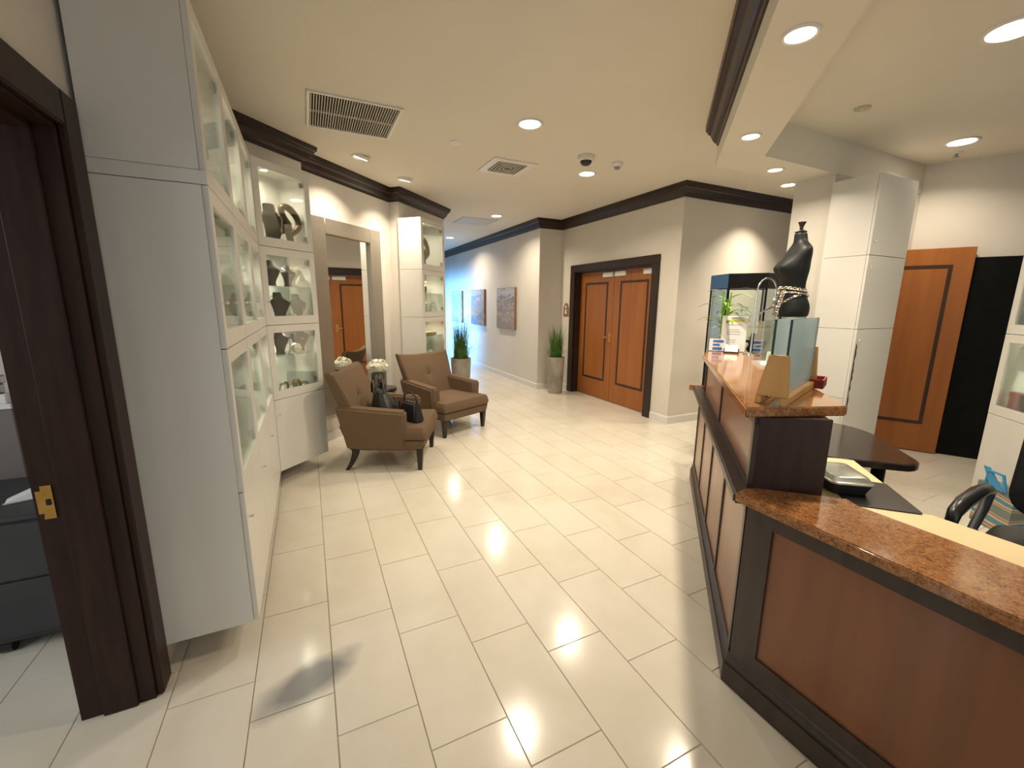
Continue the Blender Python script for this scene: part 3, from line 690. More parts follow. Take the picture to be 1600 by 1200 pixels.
# cabinets on the left wall
ra = PI / 2
names = ('nearest', 'middle', 'corner')
for k, t in enumerate(towers):
    nm = names[k]
    bust('black bust in the top of the %s left wall cabinet' % nm, inT(t, .36, .16, Z3), ra + .4, .3, 'velvet', None, True)
    coral('white coral on the upper glass shelf of the %s left cabinet' % nm, inT(t, .36, .17, S2), ra + .3, .8, 20 + k)
    bust('grey bust on the upper glass shelf of the %s left cabinet' % nm, inT(t, .19, .15, S2), ra + .2, .19, 'bust_grey', ('pearl', 'pearl'))
    bust('black bust below the upper shelf of the %s left cabinet' % nm, inT(t, .20, .16, Z2), ra + .3, .23, 'bust_grey', ('bead', 'chain'))
    bust('charcoal pendant bust below the upper shelf of the %s left cabinet' % nm, inT(t, .42, .16, Z2), ra - .2, .22, 'bust_grey', None, True)
    shell('white sea shell on the lower shelf of the %s left cabinet' % nm, inT(t, .40, .15, S1), ra, 1)
    tstand('earring stand on the lower shelf of the %s left cabinet' % nm, inT(t, .22, .15, S1), ra)
    bust('black bust at the bottom of the %s left wall cabinet' % nm, inT(t, .30, .17, Z1), ra + .2, .22, 'velvet', ('pearl', 'pearl'))
bx = thing('gift_box', 'teal gift box in the top of the nearest left cabinet', 'box', inT(towers[0], .125, .16, Z3), ra + .2)
B(-.09, .09, -.06, .06, 0, .13).build('body', 'teal', bx, bevel=.003); B(-.094, .094, -.064, .064, .13, .165).build('lid', 'teal', bx, bevel=.003)
# pier cabinet
sculpture('looped bronze sculpture in the pier cabinet top', inT(T3, .28, .16, Z3), r2 - .1, 1.0)
coral('tall white coral on the pier cabinet glass shelf', inT(T3, .33, .16, S2), r2, .85, 14)
for k, x in enumerate((.16, .24)): bangle(('left bangle on the pier cabinet shelf', 'right bangle on the pier cabinet shelf')[k], inT(T3, x, .1, S2), r2 + .3 * k, 'bronze', .04)
va = thing('silver_urn', 'small pale urn below the pier cabinet glass shelf', 'urn', inT(T3, .32, .16, Z2), r2)
MB().lathe([(.05, 0), (.055, .01), (.025, .035), (.06, .09), (.08, .14), (.07, .17), (.05, .19), (.065, .205), (.058, .207)], seg=24).build('body', 'pearl', va, smooth=True)
for sx in (-1, 1): MB().tube([(sx * .06, 0, .18), (sx * .10, 0, .16), (sx * .078, 0, .12)], .007, 6).build('handle', 'pearl', va, smooth=True)
cushion('grey wedge cushion below the pier cabinet glass shelf', inT(T3, .17, .12, Z2), r2, 'taupe', .12)
sb = thing('flat_box', 'flat box with yellow lid tilted on the pier cabinet lowest shelf', 'box', inT(T3, .30, .15, S1), r2 - .2)
B(-.13, .13, -.08, .08, 0, .035).build('tray', 'taupe', sb, bevel=.003); B(-.132, .132, -.082, .082, .035, .045).build('lid', 'maple', sb, bevel=.002)
shell('grey white shell at the bottom of the pier cabinet', inT(T3, .22, .15, Z1), r2, 1.3)
shell('second shell at the bottom of the pier cabinet by the planter', inT(T3, .42, .15, Z1), r2 + .5, 1.2)
# goods in the right cabinet
def goods(kind, label, p, rz, sx, sy, sz, m):
    t = thing(kind, label, 'box' if kind == 'gift_box' else 'bag', p, rz, 'packed goods in the right cabinet')
    if kind == 'gift_box':
        B(-sx / 2, sx / 2, -sy / 2, sy / 2, 0, sz * .78).build('body', m, t, bevel=.002); B(-sx / 2 - .003, sx / 2 + .003, -sy / 2 - .003, sy / 2 + .003, sz * .78, sz).build('lid', m, t, bevel=.002)
    else:
        MB().hexa([(-sx / 2, -sy / 2, 0), (sx / 2, -sy / 2, 0), (sx / 2, sy / 2, 0), (-sx / 2, sy / 2, 0)], [(-sx / 2, -sy * .3, sz), (sx / 2, -sy * .3, sz), (sx / 2, sy * .3, sz), (-sx / 2, sy * .3, sz)]).build('body', m, t, bevel=.003)
        MB().tube([(-sx * .2, -sy * .3, sz - .01), (-sx * .1, -sy * .3, sz + .03), (sx * .1, -sy * .3, sz + .03), (sx * .2, -sy * .3, sz - .01)], .003, 6).build('handle', 'ink', t)
rr5 = 1.25 * PI
for a in (('gift_box', 'pink box on the upper shelf of the right cabinet', .115, .075, S2, .11, .08, .17, 'pink'), ('gift_box', 'teal box in the middle of the right cabinet', .125, .075, Z2, .14, .08, .15, 'teal'),
          ('gift_box', 'white box beside the pink box in the right cabinet', .28, .12, S2, .2, .14, .16, 'paper'), ('gift_box', 'dark box beside the teal box in the right cabinet', .32, .12, Z2, .2, .14, .12, 'bust_grey'),
          ('paper_bag', 'white paper bag on the lower shelf of the right cabinet', .115, .075, S1, .10, .07, .16, 'paper'), ('paper_bag', 'cream paper bag with grey cord on the lower shelf at right', .235, .08, S1, .12, .07, .17, 'pearl'),
          ('gift_box', 'coral pink box in the bottom row of the right cabinet', .115, .085, Z1, .09, .06, .16, 'pink'), ('gift_box', 'black box in the bottom row of the right cabinet', .235, .105, Z1, .13, .08, .15, 'velvet'),
          ('gift_box', 'low yellow green box in front of the black box', .26, .042, Z1, .18, .035, .04, 'yellow_green'), ('gift_box', 'large white box on the top row of the right cabinet', .2, .15, Z3, .22, .14, .2, 'paper')):
    goods(a[0], a[1], inT(T5, a[2], a[3], a[4]), rr5, *a[5:])

# ------------------------------------------------------------------ silver mirror
mr = thing('wall_mirror', 'tall mirror in a wide brushed silver frame', 'mirror', (.090, 4.735, 0), PI / 4)
MWd, mz0, mz1, fw, ft = 1.09, .30, 2.335, .195, .155
for a in ((0, fw, mz0, mz1), (MWd - fw, MWd, mz0, mz1)):
    B(a[0], a[1], 0, .055, a[2], a[3]).build('frame_stile', 'silver', mr, bevel=.004)
B(fw, MWd - fw, 0, .055, mz1 - ft, mz1).build('frame_rail', 'silver', mr, bevel=.004); B(fw, MWd - fw, 0, .055, mz0, mz0 + ft).build('frame_rail', 'silver', mr, bevel=.004)
B(fw - .01, MWd - fw + .01, .035, .04, mz0 + ft - .01, mz1 - ft + .01).build('glass', 'mirror', mr)

# ------------------------------------------------------------------ paintings
for k, (yc, lb) in enumerate(((7.72, 'nearest abstract seascape canvas on the corridor wall'), (9.26, 'middle abstract seascape canvas on the corridor wall'), (10.78, 'farthest abstract seascape canvas on the corridor wall'))):
    t = thing('canvas_painting', lb, 'painting', (3.6, yc, 1.40), -PI / 2, 'seascape canvases')
    B(-.42, .42, -.05, -.001, -.40, .40).build('stretcher', 'canvas_edge', t, bevel=.003)
    B(-.415, .415, -.054, -.0505, -.395, .395).build('canvas', painting_material(k), t)

# ------------------------------------------------------------------ armchairs
def armchair(label, loc, rz):
    """front towards -y, x across; origin on the floor under the middle of the seat"""
    t = thing('armchair', label, 'armchair', loc, rz, 'brown armchairs')
    F, Bk = -.34, .34
    # tapered box under the seat
    MB().hexa([(-.345, F - .005, .195), (.345, F - .005, .195), (.335, Bk - .03, .195), (-.335, Bk - .03, .195)], [(-.36, F - .02, .295), (.36, F - .02, .295), (.34, Bk, .295), (-.34, Bk, .295)]).build('seat_base', 'fabric', t, bevel=.012)
    # cushion with crown
    n = 9; top = []
    rings = []
    for zf in (0, .35, .8, 1):
        ins = [.0, -.008, .0, .014][int(zf * 3.01)] if zf in (0, 1) else (-.008 if zf < .5 else .004)
        w, d0, d1 = .36 - ins, F - .028 + ins, .24
        pts = rrect(2 * w, d1 - d0, .032, 5, 0, (d0 + d1) / 2)
        rings.append([(x, y, .297 + .105 * zf) for x, y in pts])
    rings.append([(x * .6, (y + .05) * .6 - .05, .418) for x, y in [(q[0], q[1]) for q in rings[-1]]])
    MB().loft(rings).build('seat_cushion', 'fabric', t, smooth=True)
    # arms: sloping slabs
    for s in (-1, 1):
        xi, xo = s * .255, s * .365
        lo = [(s * .25, F + .15, .193), (s * .366, F + .15, .193), (s * .352, Bk - .01, .193), (s * .25, Bk - .01, .193)]
        hi = [(s * .262, F + .145, .555), (s * .388, F + .145, .548), (s * .38, Bk + .075, .60), (s * .26, Bk + .075, .603)]
        MB().hexa(lo, hi).build('arm', 'fabric', t, bevel=.02)
    # back: curved, flared, slightly dished top
    rings = []
    nx, nz = 13, 9
    fr, bk = [], []
    def surf(u, v, o):
        x = u * (.335 + .05 * v ** 1.3)
        zt = .395 + v * (.48 + .035 * abs(u) ** 2.2 - .012)
        y = .20 + .235 * v - .022 * abs(u) ** 2 * v + o * (.115 - .045 * v)
        if o == 0: y -= .028 * math.sin(PI * min(1, v * 1.02)) * (1 - u * u * .7)
        if o == 0: y += .035 * math.exp(-((u / .12) ** 2 + ((v - .52) / .11) ** 2))
        return (x, y, zt)
    mb = MB(); NU, NV = 20, 14
    g0 = [[surf(-1 + 2 * i / NU, j / NV, 0) for i in range(NU + 1)] for j in range(NV + 1)]
    g1 = [[surf(-1 + 2 * i / NU, j / NV, 1) for i in range(NU + 1)] for j in range(NV + 1)]
    W = NU + 1; N0 = W * (NV + 1)
    vs = [p for r in g0 for p in r] + [p for r in g1 for p in r]; fs = []
    for j in range(NV):
        for i in range(NU):
            a = j * W + i; fs.append((a, a + 1, a + W + 1, a + W)); fs.append((N0 + a, N0 + a + W, N0 + a + W + 1, N0 + a + 1))
    edge = [j * W for j in range(NV + 1)] + [NV * W + i for i in range(1, W)] + [j * W + NU for j in range(NV - 1, -1, -1)] + [i for i in range(NU - 1, 0, -1)]
    for k in range(len(edge)):
        a, b = edge[k], edge[(k + 1) % len(edge)]; fs.append((a, b, N0 + b, N0 + a))
    mb.add(vs, fs); mb.build('backrest', 'fabric', t, bevel=.012)
    bp = surf(0, .52, 0)
    MB().ball((0, bp[1] - .004, bp[2]), .018, 12, 8, (1, .5, 1)).build('tuft_button', 'inlay', t, smooth=True)
    # lower back panel between the arms, behind the seat
    MB().hexa([(-.33, .22, .2), (.33, .22, .2), (.33, Bk - .02, .2), (-.33, Bk - .02, .2)], [(-.33, .22, .42), (.33, .22, .42), (.345, Bk + .055, .42), (-.345, Bk + .055, .42)]).build('back_panel', 'fabric', t, bevel=.008)
    # legs: straight tapered in front, swept behind
    for s in (-1, 1):
        x = s * .31
        MB().hexa([(x - .018, F + .015, 0), (x + .018, F + .015, 0), (x + .018, F + .05, 0), (x - .018, F + .05, 0)], [(x - .03, F, .2), (x + .03, F, .2), (x + .03, F + .06, .2), (x - .03, F + .06, .2)]).build('leg', 'leg_wood', t, bevel=.003)
        rg = []
        for k in range(7):
            u = k / 6; zz = .2 * (1 - u); yc = Bk - .075 + .085 * u ** 1.8; hw = .029 - .011 * u
            rg.append([(x - hw, yc - hw, zz), (x + hw, yc - hw, zz), (x + hw, yc + hw, zz), (x - hw, yc + hw, zz)])
        MB().loft(rg).build('leg', 'leg_wood', t, smooth=True)
    return t
# chair 1 faces (.91,-.41): local -y -> that direction
def face(dx, dy): return math.atan2(dx, -dy)
c1f = Vector((.911, -.412)); c1s = Vector((.412, .911))
# front near leg at local (-.31?,...) : centre from the leg marks
c1c = (Vector((.802, 3.621)) + Vector((1.105, 4.213))) / 2 - c1f * .305
CH1 = armchair('brown fabric armchair holding two black handbags', (c1c.x, c1c.y, 0), face(*c1f))
c2f = Vector((.421, -.907))
c2c = (Vector((1.272, 4.422)) + Vector((1.881, 4.705))) / 2 - c2f * .305
CH2 = armchair('empty brown fabric armchair in front of the pier cabinet', (c2c.x, c2c.y, 0), face(*c2f))
def inC(t, x, y, z):
    a = t.rotation_euler.z; return (t.location.x + x * math.cos(a) - y * math.sin(a), t.location.y + x * math.sin(a) + y * math.cos(a), z)
# handbags on the first chair's seat
hb = thing('slouchy_handbag', 'large slouchy black handbag leaning on the chair back', 'handbag', inC(CH1, -.03, .06, .415), face(*c1f) + .4, scale=1.2)
rings = []
for z, w, d, o in ((0, .15, .085, 0), (.03, .17, .10, 0), (.09, .165, .10, .01), (.15, .14, .08, .02), (.20, .11, .05, .035), (.225, .10, .02, .045)):
    rings.append([(w * math.cos(2 * PI * i / 24) * (1 + .06 * math.sin(5 * 2 * PI * i / 24 + z * 40)), o + d * math.sin(2 * PI * i / 24) * (1 + .08 * math.cos(4 * 2 * PI * i / 24 + z * 30)), z) for i in range(24)])
MB().loft(rings).build('pouch', 'bag_leather', hb, smooth=True)
for o in (-.012, .06): MB().tube([(-.08, .03 + o, .21), (-.06, .03 + o, .28), (0, .03 + o, .305), (.06, .03 + o, .27), (.08, .03 + o, .20)], .009, 8).build('handle', 'bag_leather', hb, smooth=True)
MB().tube([(-.10, -.09, .15), (0, -.11, .06), (.11, -.09, .13)], .007, 6).build('strap', 'bag_leather', hb, smooth=True)
h2 = thing('small_handbag', 'small black handbag with brass zips on the seat front', 'handbag', inC(CH1, -.13, -.20, .412), face(*c1f) + .9, scale=1.15)
MB().hexa([(-.11, -.055, 0), (.11, -.055, 0), (.11, .055, 0), (-.11, .055, 0)], [(-.085, -.03, .16), (.085, -.03, .16), (.085, .03, .16), (-.085, .03, .16)]).build('body', 'bag_leather', h2, bevel=.014)
for x in (-.05, .0, .06): MB().tube([(x, -.056, .02), (x * .9, -.047, .08), (x * .75 + .02, -.033, .155)], .0035, 6).build('zip', 'brass', h2)
MB().tube([(-.08, 0, .15), (-.07, 0, .21), (0, 0, .235), (.07, 0, .21), (.08, 0, .15)], .007, 8).build('handle', 'bag_leather', h2, smooth=True)
MB().tube([(.10, -.03, .09), (.16, -.06, .05), (.19, -.07, .012), (.14, -.09, .012), (.09, -.06, .02)], .006, 6).build('strap', 'bag_leather', h2, smooth=True)

# ------------------------------------------------------------------ side table, vase, flowers
tb = thing('drum_side_table', 'round gold drum side table with dark top between the armchairs', 'table', (.735, 5.07, 0), scale=.92)
MB().lathe([(.14, 0), (.145, .015), (.10, .08), (.075, .2), (.08, .32), (.125, .42), (.155, .47), (.17, .50), (.17, .515)], seg=32).build('pedestal', 'gold', tb, smooth=True)
MB().lathe([(.18, .515), (.185, .52), (.185, .545), (.18, .55), (.05, .552)], seg=36).build('top', 'dark_top', tb, smooth=True)
vs_ = thing('glass_vase', 'grey square-shouldered glass vase on the drum table', 'vase', (.69, 5.03, .509))
MB().lathe([(.07, 0), (.075, .006), (.077, .1), (.08, .175), (.077, .178), (.073, .1), (.07, .012), (.01, .01)], seg=24).build('bowl', 'smoke_glass', vs_, smooth=True)
MB().lathe([(.066, .012), (.069, .05), (.01, .052)], seg=20).build('pebble_filling', 'taupe', vs_, smooth=True)
fl = thing('hydrangea_bunch', 'cream hydrangea bunch in the glass vase', 'flowers', (.69, 5.03, .521))
MB().tube([(0, 0, 0), (.005, 0, .2)], .006, 6).tube([(.02, .01, 0), (.04, .01, .2)], .005, 6).tube([(-.02, .0, 0), (-.045, 0, .2)], .005, 6).build('stem', 'grass', fl)
random.seed(11)
for k, (cx, cy, cz, R) in enumerate(((-.06, 0, .235, .058), (.06, -.01, .235, .058), (0, .05, .245, .058), (-.01, -.045, .24, .058), (-.028, .01, .272, .055), (.035, -.012, .27, .056))):
    mb = MB()
    for i in range(120):
        z = random.uniform(-.7, 1); a = random.uniform(0, 2 * PI); s = math.sqrt(max(0, 1 - z * z))
        n = Vector((s * math.cos(a), s * math.sin(a), z)); c = Vector((cx, cy, cz)) + n * R * random.uniform(.80, 1.12)
        x = n.orthogonal().normalized(); y = n.cross(x)
        for q in range(4):
            b = q * PI / 2 + random.uniform(-.2, .2); d = x * math.cos(b) + y * math.sin(b); e = x * -math.sin(b) + y * math.cos(b)
            mb.add([c, c + d * .012 + e * .009 + n * .003, c + d * .021 + n * .001, c + d * .012 - e * .009 + n * .003], [(0, 1, 2, 3)])
    mb.ball((cx, cy, cz), R * .74, 12, 8)
    mb.build('flower_head', 'petal', fl)

# ------------------------------------------------------------------ planters
def planter(label, loc, r0, r1, h, seed, bh, xmin=-9, xmax=9, ymax=9):
    rnd = random.Random(seed)
    t = thing('planter', label, 'planter', loc, 0, 'tall concrete planters with grass')
    MB().lathe([(r0, 0), (r0 + .004, .01), (r1, h), (r1 - .02, h), (r1 - .03, h - .06), (.01, h - .062)], seg=32).build('pot', 'concrete', t, smooth=True)
    MB().lathe([(r1 - .032, h - .066), (r1 - .05, h - .045), (.02, h - .035)], seg=24).build('soil', 'soil', t, smooth=True)
    mb = MB()
    for i in range(430):
        a = rnd.uniform(0, 2 * PI); rr = (r1 - .05) * math.sqrt(rnd.random()); base = Vector((rr * math.cos(a), rr * math.sin(a), h - .05))
        b = a + rnd.uniform(-.6, .6); drop = i % 4 == 0
        L = bh * rnd.uniform(.55, 1.05) if not drop else bh * rnd.uniform(.45, .7); lean = rnd.uniform(.03, .26) if not drop else rnd.uniform(.75, 1.25)
        d = Vector((math.cos(b), math.sin(b), 0)); tip = base + d * L * lean * (.75 if drop else 1)
        if not (xmin < tip.x < xmax and tip.y < ymax) or (xmin > -9 and tip.y - tip.x > .28): d = Vector((-d.x, -d.y, 0)); drop = False; lean = .06; L = bh * .6
        w = Vector((-d.y, d.x, 0)); pv = []
        for k in range(6):
            u = k / 5; out = L * lean * u ** (1.6 if drop else 1.8) * (.75 if drop else 1); up = L * (u - (.55 * u ** 2.6 if drop else .06 * u * u))
            ww = .0042 * (1 - u * .93)
            p = base + d * out + Vector((0, 0, up)); pv += [p - w * ww, p + w * ww]
        mb.add(pv, [(2 * k, 2 * k + 1, 2 * k + 3, 2 * k + 2) for k in range(5)])
    mb.build('grass_blades', 'grass', t, kind='stuff')
    return t
planter('grey concrete planter of grass beside the double doors', (3.74, 6.06, 0), .115, .145, .62, 5, .62, xmax=.27, ymax=.33)
planter('grey concrete planter of tall grass behind the empty armchair', (2.20, 6.50, 0), .13, .165, .62, 8, .80, xmin=-.22)

# ------------------------------------------------------------------ reception desk
# desk frame: u along the diagonal front, w towards the staff side
DOX, DOY, q2 = 1.43, .93, .70711
def UW(u, w): return (DOX + q2 * (u + w), DOY + q2 * (u - w))
dk = thing('reception_desk', 'dark framed wooden reception desk with raised diagonal section', 'desk', (0, 0, 0))
DL = 2.16                                    # length of the diagonal front
# bodies
UE = 1.86
MB().prism([UW(.05, .012), UW(UE, .012), UW(UE, .25), UW(.11, .25)], .0, 1.095).build('raised_body', 'desk_frame', dk)
MB().prism([(1.445, -1.3), (1.445, .905), UW(.02, .02), UW(.02, .26), (1.62, .70), (1.62, -1.3)], 0, .785).build('low_body', 'desk_frame', dk)
MB().prism([UW(.035, -.002), UW(.05, -.002), UW(.112, .255), UW(.095, .255)], .0, 1.097).build('end_panel', 'jamb_wood', dk)
def panel_uw(name, u0, u1, z0, z1, m, w0=.0, w1=.014, bevel=0): return MB().prism([UW(u0, w0), UW(u1, w0), UW(u1, w1), UW(u0, w1)], z0, z1).build(name, m, dk, bevel=bevel)
# diagonal front: stiles, rails, recessed wood panels
npan = 4; st_ = .035; L0, L1 = .01, DL
pw = (L1 - L0 - st_) / npan
for k in range(npan + 1): panel_uw('stile', L0 + k * pw, L0 + k * pw + st_, .13, .775, 'desk_frame', -.004, .012)
panel_uw('rail', L0, L1, .735, .775, 'desk_frame', -.005, .012); panel_uw('rail', L0, L1, .115, .15, 'desk_frame', -.005, .012)
for k in range(npan): panel_uw('front_panel', L0 + k * pw + st_, L0 + (k + 1) * pw, .15, .735, 'desk_panel', .003, .012)
panel_uw('ledge', -.02, L1 + .06, .775, .82, 'desk_frame', -.055, .012, bevel=.008)
panel_uw('ledge_end', L1 + .06, L1 + .10, .775, .82, 'granite', -.085, .06, bevel=.004)
npu = 2; LU = UE; L0 = .035; pu = (LU - L0 - st_) / npu
for k in range(npu + 1): panel_uw('stile', L0 + k * pu, L0 + k * pu + st_, .82, 1.095, 'desk_frame', -.004, .012)
panel_uw('rail', L0, LU, 1.07, 1.095, 'desk_frame', -.005, .012); panel_uw('rail', L0, LU, .82, .845, 'desk_frame', -.005, .012)
for k in range(npu): panel_uw('upper_panel', L0 + k * pu + st_, L0 + (k + 1) * pu, .845, 1.07, 'desk_panel', .003, .012)
# low front along x = 1.44
def px(name, y0, y1, z0, z1, m, x0, x1, bevel=0): return B(x0, x1, y0, y1, z0, z1).build(name, m, dk, bevel=bevel)
px('stile', .83, .93, .13, .785, 'desk_frame', 1.428, 1.446); px('stile', -1.3, -1.2, .13, .785, 'desk_frame', 1.428, 1.446)
px('rail', -1.2, .83, .715, .785, 'desk_frame', 1.428, 1.446); px('rail', -1.2, .83, .13, .19, 'desk_frame', 1.428, 1.446)
px('front_panel', -1.2, .83, .19, .715, 'desk_panel', 1.437, 1.446)
# plinth with stepped moulding, mitred round the corner
def plinth(name, prof):
    return sweep([UW(DL + .01, .0), (1.435, .935), (1.435, -1.3)], prof).build(name, 'desk_frame', dk)
plinth('plinth', [(-.01, 0), (.022, 0), (.022, .085), (-.01, .085)])
plinth('plinth_moulding', [(-.01, .085), (.016, .085), (.016, .10), (.009, .108), (.009, .122), (.003, .130), (-.01, .130)])
# granite tops
gt = MB().prism([(1.378, -1.3), (1.378, .95), (1.47, .96), (1.70, .745), (1.675, .70), (1.675, -1.3)], .787, .822).build('low_granite_top', 'granite', dk, bevel=.004)
wq, YF = .325, 2.25
x_far = DOX + (YF - DOY) + 2 * q2 * wq
MB().prism([UW(.015, -.042), UW(.185, wq), (3.36, 2.40), (3.03, 2.47), (2.69, YF)], 1.097, 1.135).build('raised_granite_top', 'granite', dk, bevel=.005)
# pale worktop on the staff side
wt = thing('staff_worktop', 'pale laminate worktop behind the low granite counter', 'worktop', (0, 0, 0))
MB().prism([(1.622, -1.3), (1.622, .68), UW(.035, .29), UW(.80, .29), UW(.80, .61), UW(.22, .625), (2.045, .625), (2.045, -1.3)], .705, .74).build('top', 'pale_top', wt, bevel=.003)
for p in ((1.95, -1.2), (1.95, .5), UW(.72, .55)): B(p[0] - .03, p[0] + .03, p[1] - .03, p[1] + .03, 0, .705).build('leg', 'desk_frame', wt)
rd = thing('dark_return_desk', 'glossy dark desk with rounded end behind the raised counter', 'desk', (0, 0, 0))
u0, u1, w0, w1 = .825, 1.62, .29, .92
arc = [UW(u1 - .30 + .30 * math.cos(a), w1 - .22 + .22 * math.sin(a)) for a in [PI / 2 * k / 8 for k in range(9)]] + [UW(u0 + .10 - .10 * math.sin(a), w1 - .10 + .10 * math.cos(a)) for a in [PI / 2 * k / 6 for k in range(7)]]
MB().prism([UW(u0, w0), UW(u1, w0)] + arc, .700, .738).build('top', 'dark_top', rd, bevel=.005)
MB().prism([UW(u0 + .05, w0 + .02), UW(u1 - .05, w0 + .02), UW(u1 - .05, w0 + .05), UW(u0 + .05, w0 + .05)], 0, .70).build('modesty_panel', 'jamb_wood', rd)
for a in ((u0 + .08, w1 - .16), (u1 - .2, w1 - .16)): p = UW(*a); MB().lathe([(.03, 0), (.03, .70)], (p[0], p[1], 0), 14).build('leg', 'black', rd)
mt = thing('desk_mat', 'flat black desk mat on the pale worktop', 'mat', (*UW(.35, .50), .74), PI / 4)
MB().prism(rrect(.29, .235, .012), 0, .005).build('pad', 'black_plastic', mt)
B(-.02, .13, .055, .065, .005, .0056).build('white_line', 'paper', mt)
lb = thing('lunch_container', 'rectangular clear lidded food container on the black mat', 'container', (*UW(.40, .41), .7455), PI / 4 + .15)
rg = []
for z, s in ((0, .84), (.045, 1.0)): rg.append([(x, y, z) for x, y in rrect(.22 * s, .155 * s, .022)])
MB().loft(rg).build('tray', 'bust_grey', lb, smooth=True)
MB().prism(rrect(.19, .13, .02), .0455, .047).build('contents', 'lunch', lb)
rg = []
for z, s in ((.0475, 1.06), (.054, 1.06), (.056, .98), (.070, .86), (.072, .8)): rg.append([(x, y, z) for x, y in rrect(.22 * s, .155 * s, .024)])
MB().loft(rg).build('lid', 'lid', lb, smooth=True)

# ------------------------------------------------------------------ things on the raised counter
CZ = 1.135
def inR(o, x, y, z): a = o[2]; return (o[0] + x * math.cos(a) - y * math.sin(a), o[1] + x * math.sin(a) + y * math.cos(a), z)
gs = thing('glass_panel_stand', 'maple stand holding two upright glass sheets on the counter', 'stand', (1.546, .97, CZ), .348)
SL, SWd = .57, .105      # local x along the stand
for x0 in (0, SL - .03):
    MB().hexa([(x0, -SWd / 2, .03), (x0 + .03, -SWd / 2, .03), (x0 + .03, SWd / 2, .03), (x0, SWd / 2, .03)], [(x0, -SWd / 2 + .012, .185), (x0 + .03, -SWd / 2 + .012, .185), (x0 + .03, SWd / 2 - .03, .185), (x0, SWd / 2 - .03, .185)]).build('end_bracket', 'maple', gs, bevel=.002)
for y0 in (-SWd / 2, SWd / 2 - .022): B(-.005, SL + .005, y0, y0 + .022, 0, .03).build('base_rail', 'maple', gs, bevel=.002)
for y0 in (-.034, .016):
    p = B(.032, SL - .032, y0, y0 + .008, .02, .315).build('glass_sheet', 'sheet', gs)
    for a in ((.030, .0318), (SL - .0318, SL - .030)): B(a[0], a[1], y0, y0 + .008, .02, .315).build('sheet_edge', 'glass_edge', p)
    B(.03, SL - .03, y0, y0 + .008, .315, .3165).build('sheet_edge', 'glass_green', p)
rb = thing('red_tray', 'small dark red lacquer tray at the counter back edge', 'tray', (2.10, 1.135, CZ), .4)
B(-.07, .07, -.05, .05, 0, .012).build('base', 'red', rb)
for a in ((-.07, .07, -.05, -.044), (-.07, .07, .044, .05), (-.07, -.064, -.044, .044), (.064, .07, -.044, .044)): B(*a, .012, .04).build('rim', 'red', rb)

def label_stand(name, label, loc, rz, w, h, lean, rows, mt='paper'):
    t = thing(name, label, 'sign', loc, rz)
    c = B(-w / 2, w / 2, -.003, 0, .004, h).build('card', mt, t, rot=(-lean, 0, 0))
    for (x0, x1, z0, z1, m) in rows: B(x0 * w, x1 * w, -.0036, -.003, z0 * h, z1 * h).build('printed_line', m, c)
    B(-w / 2, w / 2, -.03, .05, 0, .004).build('foot', 'glass', t)
    return t
face_cam = -.95
label_stand('acrylic_sign', 'tall white notice with yellow heading in an acrylic holder', (3.05, 2.275, CZ), face_cam, .18, .285, .12,
            [(-.34, .36, .83, .89, 'ink_yellow'), (-.26, .28, .735, .76, 'ink'), (-.2, .2, .60, .625, 'ink'), (-.28, .28, .54, .565, 'ink'), (-.28, .26, .475, .50, 'ink'), (-.2, .12, .32, .34, 'ink'), (-.14, .1, .26, .28, 'ink')])
label_stand('card_holder', 'small white card with three blue bars at the counter end', (2.965, 2.345, CZ), face_cam, .12, .10, .1,
            [(-.28, .38, .70, .90, 'ink_blue'), (-.28, .14, .42, .60, 'ink_blue'), (-.28, .30, .10, .32, 'ink_blue')])
bc = thing('business_card_tray', 'tilted white cards in a small black holder before the notice', 'cards', (2.965, 2.215, CZ), face_cam)
MB().hexa([(-.055, -.03, 0), (.055, -.03, 0), (.055, .04, 0), (-.055, .04, 0)], [(-.055, -.03, .006), (.055, -.03, .006), (.055, .04, .03), (-.055, .04, .03)]).build('holder', 'black_plastic', bc)
MB().hexa([(-.045, -.025, .008), (.045, -.025, .008), (.045, .035, .032), (-.045, .035, .032)], [(-.045, -.03, .014), (.045, -.03, .014), (.045, .03, .06), (-.045, .03, .06)]).build('card_stack', 'paper', bc)
# lucky bamboo
lbm = thing('lucky_bamboo', 'lucky bamboo with yellow tie at the far counter end', 'plant', (3.075, 2.385, CZ))
vz = MB().lathe([(.03, 0), (.032, .004), (.034, .10), (.03, .10), (.028, .008), (.005, .007)], seg=20).build('water_glass', 'glass', lbm, smooth=True)
random.seed(5)
for k in range(6):
    a = k * 1.05; x, y = .016 * math.cos(a), .016 * math.sin(a); top = .34 + .06 * (k % 3)
    pts = [(x * (1 + .5 * z / .3), y * (1 + .5 * z / .3), z) for z in [.008 + (top) * i / 6 for i in range(7)]]
    sk_ = MB().tube(pts, [.0065, .0062, .0065, .006, .0063, .0058, .005], 8).build('cane', 'bamboo', lbm, smooth=True)
    for j in range(4):
        zb = top * (.5 + .17 * j); b = a + j * 2.2 + random.uniform(-.4, .4); L = random.uniform(.12, .23)
        d = Vector((math.cos(b), math.sin(b), 0)); w = Vector((-d.y, d.x, 0)); pv = []
        for i in range(8):
            u = i / 7; ww = .014 * math.sin(PI * min(1, .12 + .88 * u)) ** .8
            p = Vector((x * 1.5, y * 1.5, zb)) + d * L * u + Vector((0, 0, L * (.75 * u - .7 * u * u)))
            pv += [p - w * ww + Vector((0, 0, .003)), p, p + w * ww + Vector((0, 0, .003))]
        fsx = []
        for i in range(7):
            q = 3 * i; fsx += [(q, q + 1, q + 4, q + 3), (q + 1, q + 2, q + 5, q + 4)]
        MB().add(pv, fsx).build('leaf', 'bamboo', sk_, smooth=True)
